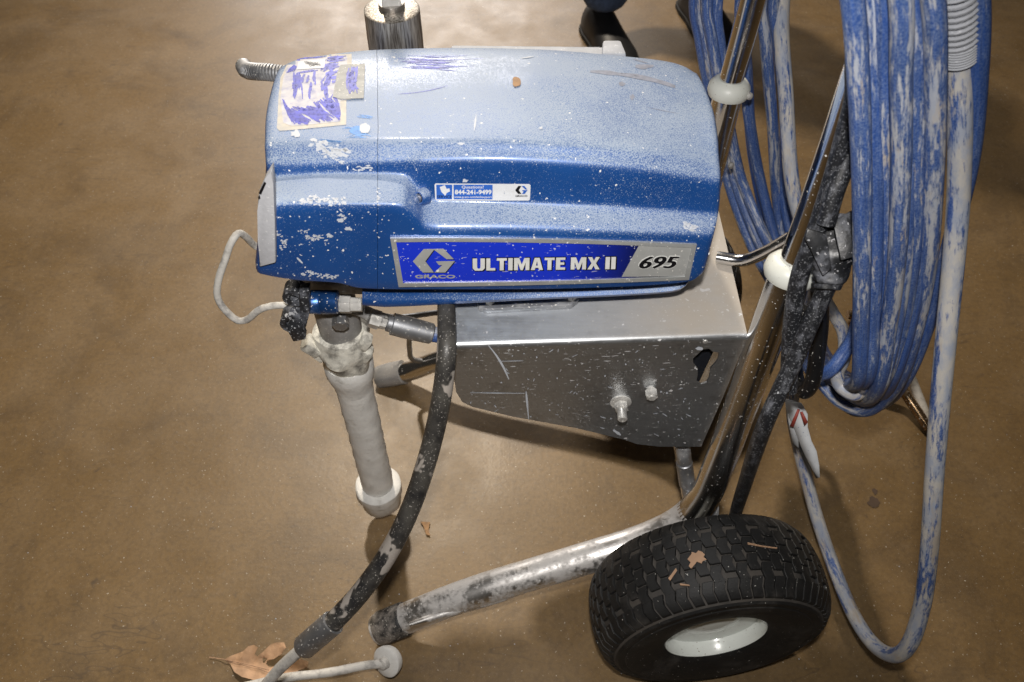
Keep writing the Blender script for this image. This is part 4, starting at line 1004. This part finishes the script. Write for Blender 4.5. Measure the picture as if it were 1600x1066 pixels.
LP = [
 (((1332, 0), (1341, 120), (1346, 250), (1347, 400), (1345, 520)), ((1342, 590), (1322, 600), (1296, 588)), ((1262, 520), (1225, 420), (1192, 300), (1170, 180), (1162, 60), (1158, 0)), .520, (.535, .66), .99, 'hose', 0),
 (((1348, 0), (1355, 120), (1362, 250), (1362, 400), (1358, 520)), ((1352, 600), (1330, 612), (1298, 600)), ((1266, 545), (1236, 450), (1216, 330), (1206, 180), (1196, 60), (1190, 0)), .555, (.56, .68), .995, 'hose_mid', .012),
 (((1382, 0), (1382, 120), (1382, 250), (1378, 400), (1372, 500)), ((1366, 580), (1340, 598), (1306, 575)), ((1278, 520), (1260, 420), (1240, 300), (1226, 160), (1216, 60), (1210, 0)), .535, (.55, .70), .985, 'hose_mid', .006),
 (((1408, 0), (1408, 120), (1408, 250), (1402, 400), (1390, 500)), ((1374, 600), (1340, 622), (1302, 590)), ((1262, 500), (1200, 380), (1158, 280), (1128, 150), (1112, 60), (1104, 0)), .515, (.54, .68), .985, 'hose_mid', .018),
 (((1432, 0), (1430, 120), (1430, 250), (1425, 400), (1408, 510)), ((1380, 596), (1345, 626), (1300, 600)), ((1250, 510), (1182, 400), (1140, 290), (1110, 150), (1094, 60), (1086, 0)), .530, (.55, .69), 1.0, 'hose', .010),
 (((1458, 0), (1462, 120), (1460, 250), (1452, 390), (1438, 480)), ((1412, 578), (1384, 622), (1348, 642), (1312, 628), (1285, 600)), ((1262, 560), (1210, 430), (1172, 330), (1140, 200), (1126, 80), (1120, 0)), .520, (.56, .66), .990, 'hose_mid', .003),
 (((1530, 0), (1528, 120), (1516, 250), (1480, 400), (1452, 500)), ((1416, 590), (1376, 632), (1330, 640), (1290, 600)), ((1270, 560), (1228, 460), (1200, 360), (1176, 240), (1166, 100), (1160, 0)), .585, (.60, .72), 1.01, 'hose', .022),
]
def between(A, B_, f, mt, cr_):
    mixp = lambda P, Q: tuple((p[0]*(1-f)+q[0]*f, p[1]*(1-f)+q[1]*f) for p, q in zip(P, Q))
    n = min(len(A[2]), len(B_[2])); return (mixp(A[0], B_[0]), mixp(A[1][:3], B_[1][:3]), mixp(A[2][-n:], B_[2][-n:]), (A[3]+B_[3])/2+.012, A[4], A[5]+.01, mt, cr_)
LP += [between(LP[0], LP[2], .62, 'hose', .02), between(LP[3], LP[4], .5, 'hose_mid', .024), between(LP[4], LP[5], .5, 'hose', .015)]
for q in LP:
    near, bottom, far, yn, yb, yf, mt, cr_ = q; loop('hose_loop', near, bottom, far, yn, yb, yf, M[mt], cr_)
# the loose end: spring guard, paint-caked run down to a low turn and back up behind
wh_ = [(1496, -60, 4.55e-4), (1497, 0, 4.7e-4), (1498, 90, 5.0e-4), (1500, 200, 5.3e-4), (1497, 320, 5.7e-4), (1488, 430, 6.0e-4), (1479, 520, 6.2e-4), (1468, 640, 6.5e-4), (1460, 740, 6.8e-4), (1452, 860, 7.2e-4), (1440, 950, 7.6e-4), (1420, 1008, 7.9e-4), (1398, 1024, 8.2e-4), (1368, 1010, 8.6e-4), (1336, 965, 9.1e-4), (1306, 895, 9.6e-4), (1280, 820, 9.9e-4), (1258, 740, 10.0e-4), (1244, 680, 9.9e-4), (1238, 630, 9.6e-4), (1246, 560, 9.2e-4), (1262, 500, 9.0e-4), (1275, 430, 8.9e-4), (1240, 300, 8.6e-4), (1228, 150, 8.3e-4), (1222, 0, 7.9e-4)]
tube('loose_hose', smoothpath([Vector((.33, .60, 1.18))] + [T(*q) for q in wh_] + [Vector((.30, .95, 1.1)), Vector((.29, .8, 1.2))], 10), .0098, M['hose_pale'], ho, seg=18)
sg = smoothpath([T(1496, -30, 4.62e-4), T(1497, 0, 4.7e-4), T(1498, 66, 4.9e-4)], 30); L = [0]
for i in range(1, len(sg)): L.append(L[-1] + (sg[i]-sg[i-1]).length)
hx = []; tot = L[-1]; turns = int(tot/.0048)
for k in range(turns*16):
    s = tot*k/(turns*16); i = max(1, min(int(np.searchsorted(L, s)), len(sg)-1)); f = (s-L[i-1])/max(L[i]-L[i-1], 1e-9)
    c = sg[i-1].lerp(sg[i], f); tg = (sg[i]-sg[i-1]).normalized(); u = Vector((0, 1, 0)); u = (u-tg*u.dot(tg)).normalized(); w_ = tg.cross(u); a = 2*PI*k/16
    hx.append(c + (u*math.cos(a)+w_*math.sin(a))*.0128)
tube('spring_guard', hx, .0021, M['dusty_box'], ho, seg=6)
sd = (T(1498, 92, 5.0e-4) - T(1498, 64, 4.9e-4))
pf = []
for k in range(7): pf += [(sd.length*(k/7+.00), .0128), (sd.length*(k/7+.05), .0146), (sd.length*(k/7+.09), .0146), (sd.length*(k/7+.13), .0130)]
lathe('guard_clamp', T(1498, 64, 4.9e-4), sd, pf, M['dusty_box'], ho, 28, deg=70)
# hoses that hang behind the near tube, lower middle (other turns of the coil)
for pts, mt in (([(1285, 460, 8.6e-4), (1302, 490, 8.4e-4), (1318, 520, 8.1e-4), (1318, 560, 7.8e-4), (1308, 585, 7.6e-4), (1316, 606, 7.4e-4), (1338, 616, 7.3e-4), (1352, 590, 7.2e-4), (1356, 520, 7.0e-4)], 'hose_pale'),
                ([(1348, 480, 7.3e-4), (1332, 530, 7.3e-4), (1318, 552, 7.35e-4), (1300, 576, 7.4e-4), (1280, 585, 7.6e-4), (1262, 572, 7.9e-4), (1256, 540, 8.3e-4)], 'hose')):
    tube('hose_loop', smoothpath([T(*q) for q in pts], 10), HR*1.02, M[mt], ho, seg=14)

# ------------------------------------------------------------------ black power cord with taped bundle
pc = thing('power_cord', 'dusty black power cord running down the near chrome upright with a taped plug', 'power cord', (.30, .55, 0))
tube('cord', smoothpath([Vector((.300, .640, 1.165)), Vector((.315, .60, 1.06)), T(1345, 60, 4.95e-4), T(1336, 150, 5.15e-4), T(1318, 220, 5.35e-4), T(1298, 290, 5.55e-4), T(1272, 370, 5.75e-4), T(1250, 430, 5.95e-4), T(1238, 500, 6.2e-4), T(1234, 560, 6.4e-4), T(1232, 612, 6.5e-4)], 8), [.0086]*81, M['cable'], pc, seg=18)
tube('cord', smoothpath([Vector((.305, .660, 1.165)), Vector((.322, .62, 1.06)), T(1352, 40, 5.05e-4), T(1344, 160, 5.2e-4), T(1326, 240, 5.4e-4), T(1304, 300, 5.5e-4), T(1290, 350, 5.6e-4)], 8), [.0085]*49, M['cable'], pc, seg=16)
tube('cord', smoothpath([T(1296, 440, 5.9e-4), T(1283, 468, 6.0e-4), T(1264, 510, 6.1e-4), T(1243, 560, 6.25e-4), T(1222, 604, 6.35e-4), T(1200, 652, 6.5e-4), T(1180, 706, 6.95e-4), T(1164, 756, 7.9e-4), T(1150, 800, 8.9e-4), T(1140, 840, 9.7e-4)], 8), [.0086]*73, M['cable'], pc, seg=18)
tube('cord', smoothpath([T(1280, 450, 6.5e-4), T(1282, 500, 6.8e-4), T(1276, 560, 7.0e-4), T(1268, 600, 7.15e-4), T(1256, 612, 7.3e-4), T(1246, 598, 7.45e-4), T(1240, 540, 7.4e-4), T(1250, 480, 7.2e-4)], 8), [.0088]*57, m_plain('clean_black_cable', (.010, .010, .011), .35, 0, .3, 40, speck=.15), pc, seg=16)
# tape: a crumpled wrapped lump
def lump(name, keys, mat, parent, seg=26, jit=.004, js=70):
    P, r1, r2 = [], [], []
    for (x, y, t, a, b) in keys: P.append(T(x, y, t)); r1.append(a); r2.append(b)
    P2, R1 = smoothpath(P, 6, r1); _, R2 = smoothpath(P, 6, r2); V, F = [], []
    n = len(P2); side = Vector((1, 0, 0))
    for i in range(n):
        tg = (P2[min(i+1, n-1)]-P2[max(i-1, 0)]).normalized(); s = (side-tg*side.dot(tg)).normalized(); w = tg.cross(s)
        for k in range(seg):
            a = 2*PI*k/seg; d = s*math.cos(a)*R1[i] + w*math.sin(a)*R2[i]; p = P2[i]+d
            nn = abs(noise.noise(Vector((p.x*js*.5, p.y*js*.5, p.z*js)))) ; p += d.normalized()*jit*(nn-.2)*2
            V.append(p)
    for i in range(n-1):
        for k in range(seg): F.append((i*seg+k, (i+1)*seg+k, (i+1)*seg+(k+1) % seg, i*seg+(k+1) % seg))
    F += [tuple(range(seg)), tuple((n-1)*seg+k for k in reversed(range(seg)))]
    return mesh(name, V, F, mat, parent)
tapem = m_plain('dusty_black_tape', (.016, .017, .019), .38, 0, .4, 50, speck=.3, speckcol=(.4, .4, .42), dirt=.42, dirtcol=(.20, .21, .24), dscale=32, bump=.5, bscale=90)
lump('tape_wrap', [(1310, 336, 5.85e-4, .012, .010), (1308, 352, 5.85e-4, .019, .014), (1305, 378, 5.85e-4, .0215, .016), (1300, 404, 5.85e-4, .0200, .016), (1297, 424, 5.88e-4, .0155, .013), (1296, 438, 5.9e-4, .0120, .012)], tapem, pc)
for k in range(5):
    c = T(1296 - k*1.2, 424+k*6, 5.9e-4); d = (T(1290, 455, 5.9e-4)-T(1300, 420, 5.9e-4)).normalized(); tl_ = Vector((.35*math.sin(k*2), .2, 0))
    lathe('tape_fold', c, d+tl_*.6, [(-.003, .010), (-.002, .0150-.0004*k), (.002, .0146-.0004*k), (.003, .010)], tapem, pc, 24, .0015, 80)
prism('tape_flap', [T(*q) for q in ((1292, 366, 5.60e-4), (1262, 358, 5.6e-4), (1258, 372, 5.62e-4), (1272, 400, 5.65e-4), (1286, 432, 5.75e-4), (1300, 420, 5.68e-4))], (0, .003, -.001), tapem, pc, .001)
prism('tape_flap', [T(*q) for q in ((1302, 348, 5.62e-4), (1332, 330, 5.62e-4), (1340, 360, 5.6e-4), (1334, 402, 5.6e-4), (1314, 408, 5.62e-4))], (0, .003, -.001), tapem, pc, .001)

# ------------------------------------------------------------------ warning tag
tg_ = thing('paper_tag', 'limp white paper tag with red triangle print hanging below the cord loop', 'tag', T(1240, 625, 9.0e-4))
def strip(name, pts, mat, parent):
    V = [T(*p) for p in pts]; V2 = [v + Vector((.0003, .0008, 0)) for v in V]; n = len(V)//2
    F = [(2*i, 2*i+1, 2*i+3, 2*i+2) for i in range(n-1)]; b = len(V)
    F += [(b+2*i, b+2*i+2, b+2*i+3, b+2*i+1) for i in range(n-1)]
    for i in range(n-1): F += [(2*i, 2*i+2, b+2*i+2, b+2*i), (2*i+1, b+2*i+1, b+2*i+3, 2*i+3)]
    F += [(0, b, b+1, 1), (2*n-2, 2*n-1, b+2*n-1, b+2*n-2)]
    return mesh(name, V+V2, F, mat, parent)
strip('tag_leaf', [(1230, 628, 8.6e-4), (1252, 630, 8.55e-4), (1233, 650, 8.6e-4), (1262, 648, 8.5e-4), (1242, 672, 8.6e-4), (1262, 668, 8.5e-4), (1250, 694, 8.6e-4), (1268, 690, 8.5e-4), (1258, 712, 8.6e-4), (1276, 706, 8.5e-4), (1268, 732, 8.6e-4), (1280, 728, 8.5e-4), (1275, 748, 8.6e-4), (1281, 746, 8.55e-4)], M['paper'], tg_)
strip('tag_leaf', [(1226, 624, 8.7e-4), (1244, 628, 8.65e-4), (1232, 660, 8.7e-4), (1246, 656, 8.65e-4), (1238, 692, 8.7e-4), (1248, 700, 8.65e-4)], M['paper'], tg_)
strip('red_mark', [(1246, 640, 8.48e-4), (1250, 641, 8.48e-4), (1234, 666, 8.52e-4), (1240, 668, 8.5e-4)], M['red'], tg_)
strip('red_mark', [(1250, 644, 8.44e-4), (1254, 644, 8.44e-4), (1257, 666, 8.44e-4), (1262, 660, 8.42e-4)], M['red'], tg_)

# ------------------------------------------------------------------ brassy rods behind the coil
br_ = thing('bent_rod_stand', 'brassy bent metal rods meeting in a V on the floor behind the hoses', 'metal stand', Z(1452, 672, 0))
tube('rod', smoothpath([Z(1330, 500, .12), Z(1372, 562, .075), Z(1412, 612, .035), Z(1452, 670, .012)], 6), .0090, M['brass'], br_, seg=16)
tube('rod', smoothpath([Z(1395, 500, .12), Z(1412, 560, .075), Z(1432, 612, .035), Z(1454, 668, .012)], 6), .0085, M['wire'], br_, seg=16)

tube('cross_bar', [Z(1324, 492, .125), Z(1400, 494, .125)], .0085, M['brass'], br_, seg=14)
# ------------------------------------------------------------------ dry leaf on the floor
lf = [(350, 1031), (361, 1025), (380, 1018), (388, 1010), (397, 1008), (403, 1012), (398, 1022), (402, 1026), (412, 1018), (422, 1008), (432, 1004), (444, 1004), (447, 1012), (440, 1022), (428, 1030), (420, 1032), (413, 1036), (422, 1043), (436, 1040), (452, 1030), (470, 1030), (482, 1034), (480, 1044), (468, 1047), (455, 1056), (452, 1066), (440, 1068), (425, 1064), (412, 1068), (400, 1064), (386, 1060), (378, 1058), (366, 1050), (360, 1038)]
bm = bmesh.new(); vs = [bm.verts.new((x, y, 0)) for x, y in lf]; hol = [(410, 1028), (418, 1030), (416, 1038), (411, 1036)]
es = [bm.edges.new((vs[i], vs[(i+1) % len(vs)])) for i in range(len(vs))]
vh = [bm.verts.new((x, y, 0)) for x, y in hol]; es += [bm.edges.new((vh[i], vh[(i+1) % 4])) for i in range(4)]
bmesh.ops.triangle_fill(bm, use_beauty=True, edges=es)
for ax_, a0, a1, s_ in ((0, 345, 490, 6), (1, 1000, 1072, 6)):
    k = a0
    while k < a1:
        bmesh.ops.bisect_plane(bm, geom=bm.verts[:]+bm.edges[:]+bm.faces[:], plane_co=(k, 0, 0) if ax_ == 0 else (0, k, 0), plane_no=(1, 0, 0) if ax_ == 0 else (0, 1, 0)); k += s_
for v in bm.verts:
    x, y = v.co.x, v.co.y; h = .004 + .010*abs((y-1034) - (x-350)*.12)/30 + .003*noise.noise(Vector((x*.08, y*.08, 0))); v.co = Z(x, y, max(h, .0015))
ret = bmesh.ops.extrude_face_region(bm, geom=bm.faces[:]); bmesh.ops.translate(bm, vec=(0, 0, .0004), verts=[g for g in ret['geom'] if isinstance(g, bmesh.types.BMVert)])
leaf = thing('dry_leaf', 'dry tan oak leaf with torn lobes flat on the floor beside the drain pipe', 'leaf', Z(410, 1035, 0))
frombm('leaf_blade', bm, M['leaf'], leaf, deg=60)
tube('leaf_stem', smoothpath([Z(327, 1027, .003), Z(340, 1029, .003), (Z(352, 1031, .006)), Z(385, 1038, .0085), Z(420, 1047, .011)], 5), .0007, M['leafvein'], leaf, seg=6)

# ------------------------------------------------------------------ little things on floor and tyre
def flake(name, pts, z, lab, cat, mat, thick=.0006, fnp=None):
    p = [Z(x, y, z) for x, y in pts] if not fnp else [fnp(x, y) for x, y in pts]
    o = prism(name, p, (0, 0, thick), mat); tag(o, lab, cat); return o
def ty_surf(px, py):
    r = ray(px, py).normalized(); best = None
    for k in range(400):
        p = ORG + r*(.7 + k*.0015); q = p-WC; h = q.dot(wax); rr = (q - wax*h).length
        if rr < .1625 and abs(h) < .058: return p - r*.001
    return T(px, py, 8e-4)
flake('leaf_scrap', [(1074, 874), (1079, 868), (1081, 863), (1087, 865), (1091, 861), (1097, 863), (1101, 867), (1099, 871), (1104, 875), (1098, 877), (1096, 881), (1089, 878), (1085, 883), (1080, 889), (1076, 885), (1079, 879)], 0, 'tan dead leaf scrap stuck on the tyre tread', 'leaf scrap', M['leafvein'], .001, ty_surf)
flake('straw_bit', [(1044, 904), (1056, 888), (1058, 892), (1047, 908)], 0, 'pale straw bit lying on tread left of the leaf scrap', 'straw', M['leafvein'], .001, ty_surf)
flake('straw_bit', [(1168, 848), (1190, 853), (1214, 856), (1214, 858), (1190, 855), (1168, 851)], 0, 'long thin straw across the tread on its right half', 'straw', M['leafvein'], .001, ty_surf)
flake('straw_bit', [(1062, 912), (1076, 914), (1078, 916), (1063, 915)], 0, 'short reddish straw bit below the leaf scrap on tread', 'straw', M['leafvein'], .001, ty_surf)
flake('twig_crumb', [(657, 816), (672, 817), (670, 826), (672, 838), (666, 836), (662, 824)], .002, 'dark brown crumb on the floor just right of the drain hose', 'crumb', M['rust'], .002)
flake('dark_stain', blot(1366, 785, 11, 9), .0008, 'round dark oil spot on the floor right of the hose loop', 'oil spot', M['smear'] if False else m_plain('oil_stain', (.07, .045, .03), .5), .0002)
flake('dark_stain', blot(932+432, 0, 1, 1) if False else blot(1367, 768, 4, 5), .0008, 'tiny dark drip just above the round oil spot', 'oil spot', bpy.data.materials['oil_stain'], .0002)
# grit: nobody could count it
V, F = [], []
for k in range(420):
    x, y = random.uniform(-1.1, 1.3), random.uniform(.25, 2.1); s = random.uniform(.0004, .0013); b = len(V)
    for q in range(4): a = q*PI/2 + random.random(); V.append((x+math.cos(a)*s*random.uniform(.6, 1.4), y+math.sin(a)*s, .0002))
    V.append((x, y, s*.9)); F += [(b, b+1, b+4), (b+1, b+2, b+4), (b+2, b+3, b+4), (b+3, b, b+4)]
o = mesh('grit', V, F, M['splat'], smooth=False); o['kind'] = 'stuff'; o['label'] = 'pale grit and paint crumbs scattered over the floor'; o['category'] = 'grit'

# ------------------------------------------------------------------ person standing beyond the sprayer
pe = thing('person', 'person in blue jeans and black shoes standing beyond the sprayer', 'person', (.40, 2.40, 0))
def skin(name, nodes, edges, mat, parent, sub=2, root=0):
    me = bpy.data.meshes.new(name); me.from_pydata([n[0] for n in nodes], edges, []); me.materials.append(mat)
    o = bpy.data.objects.new(name, me); COL.objects.link(o); attach(o, parent)
    o.modifiers.new('skin', 'SKIN'); 
    for i, n in enumerate(nodes):
        sv = me.skin_vertices[0].data[i]; sv.radius = n[1] if isinstance(n[1], tuple) else (n[1], n[1]); sv.use_root = (i == root)
    s = o.modifiers.new('sub', 'SUBSURF'); s.levels = sub; s.render_levels = sub
    me.polygons.foreach_set('use_smooth', [True]*len(me.polygons)); o.modifiers['skin'].use_smooth_shade = True
    return o
A1, A2 = Vector((.255, 2.17, .085)), Vector((.545, 2.30, .085)); PH = Vector((.42, 2.42, .92))
body = skin('body', [((.42, 2.42, .95), (.13, .10)), ((.42, 2.42, 1.15), (.125, .095)), ((.42, 2.41, 1.34), (.15, .10)), ((.42, 2.41, 1.47), .055), ((.42, 2.40, 1.54), .052), ((.42, 2.385, 1.62), (.085, .10)), ((.42, 2.39, 1.70), (.075, .09)),
     ((.24, 2.41, 1.40), .055), ((.20, 2.42, 1.14), .043), ((.22, 2.30, .92), .032), ((.60, 2.41, 1.40), .055), ((.64, 2.42, 1.14), .043), ((.62, 2.30, .92), .032)],
     [(0, 1), (1, 2), (2, 3), (3, 4), (4, 5), (5, 6), (2, 7), (7, 8), (8, 9), (2, 10), (10, 11), (11, 12)], M['shirt'], pe)
hd = lathe('head', (.42, 2.38, 1.50), (0, 0, 1), [(0, .03), (.03, .055), (.07, .072), (.12, .080), (.17, .074), (.21, .050), (.225, .015)], M['skin'], pe, 24)
lathe('hair', (.42, 2.395, 1.60), (0, 0, 1), [(0, .078), (.05, .084), (.09, .076), (.125, .046), (.137, .01)], M['hair'], pe, 24, .004, 40)
for hx_, sg_ in ((.22, -1), (.62, 1)):
    nodes = [((hx_, 2.30, .92), .026), ((hx_, 2.275, .86), (.036, .018))]; ed = [(0, 1)]
    for f_ in range(4):
        b0 = len(nodes); nodes += [((hx_+(f_-1.5)*.018, 2.262, .825), .009), ((hx_+(f_-1.5)*.018, 2.262, .79), .0085), ((hx_+(f_-1.5)*.017, 2.272, .762+abs(f_-1.4)*.006), .008)]; ed += [(1, b0), (b0, b0+1), (b0+1, b0+2)]
    b0 = len(nodes); nodes += [((hx_-sg_*.036, 2.262, .865), .011), ((hx_-sg_*.046, 2.252, .835), .009)]; ed += [(1, b0), (b0, b0+1)]
    skin('hand', nodes, ed, M['skin'], pe)
jn = skin('jeans', [((.42, 2.42, .97), (.135, .10)), ((.42, 2.42, .86), (.14, .11)), ((.33, 2.41, .80), (.085, .09)), ((.275, 2.345, .48), (.062, .066)), ((.254, 2.20, .20), (.066, .070)), ((.252, 2.175, .075), (.076, .082)), ((.51, 2.42, .80), (.085, .09)), ((.54, 2.40, .48), (.062, .066)), ((.545, 2.335, .20), (.060, .064)), ((.545, 2.31, .08), (.074, .080))],
     [(0, 1), (1, 2), (2, 3), (3, 4), (4, 5), (1, 6), (6, 7), (7, 8), (8, 9)], M['denim'], pe)
def shoe(ax_, dirv):
    d = Vector(dirv).normalized(); s = Vector((-d.y, d.x, 0)); V, F = [], []; K = [(-.085, .034, .070), (-.07, .042, .085), (-.03, .047, .098), (.02, .046, .088), (.07, .052, .066), (.12, .055, .054), (.16, .048, .044), (.185, .030, .030), (.192, .008, .018)]; seg = 14
    for (l, w, h) in K:
        for k in range(seg):
            a = PI*k/(seg-1); V.append(Vector((ax_.x, ax_.y, 0)) + d*l + s*(math.cos(a)*w) + Vector((0, 0, .012 + math.sin(a)**.7*(h-.012) if 0 < k < seg-1 else .012)))
    n = len(K)
    for i in range(n-1):
        for k in range(seg-1): F.append((i*seg+k, (i+1)*seg+k, (i+1)*seg+k+1, i*seg+k+1))
    F += [tuple(range(seg)), tuple((n-1)*seg+k for k in reversed(range(seg)))]
    so = mesh('shoe', V, F, M['shoe'], pe)
    ol = [Vector((ax_.x, ax_.y, 0)) + d*l + s*(w+.004) for l, w, h in K] + [Vector((ax_.x, ax_.y, 0)) + d*l - s*(w+.004) for l, w, h in reversed(K)]
    prism('sole', ol, (0, 0, .014), M['sole'], so, .002)
shoe(A1, (.30, -1, 0)); shoe(A2, (.25, -1, 0))
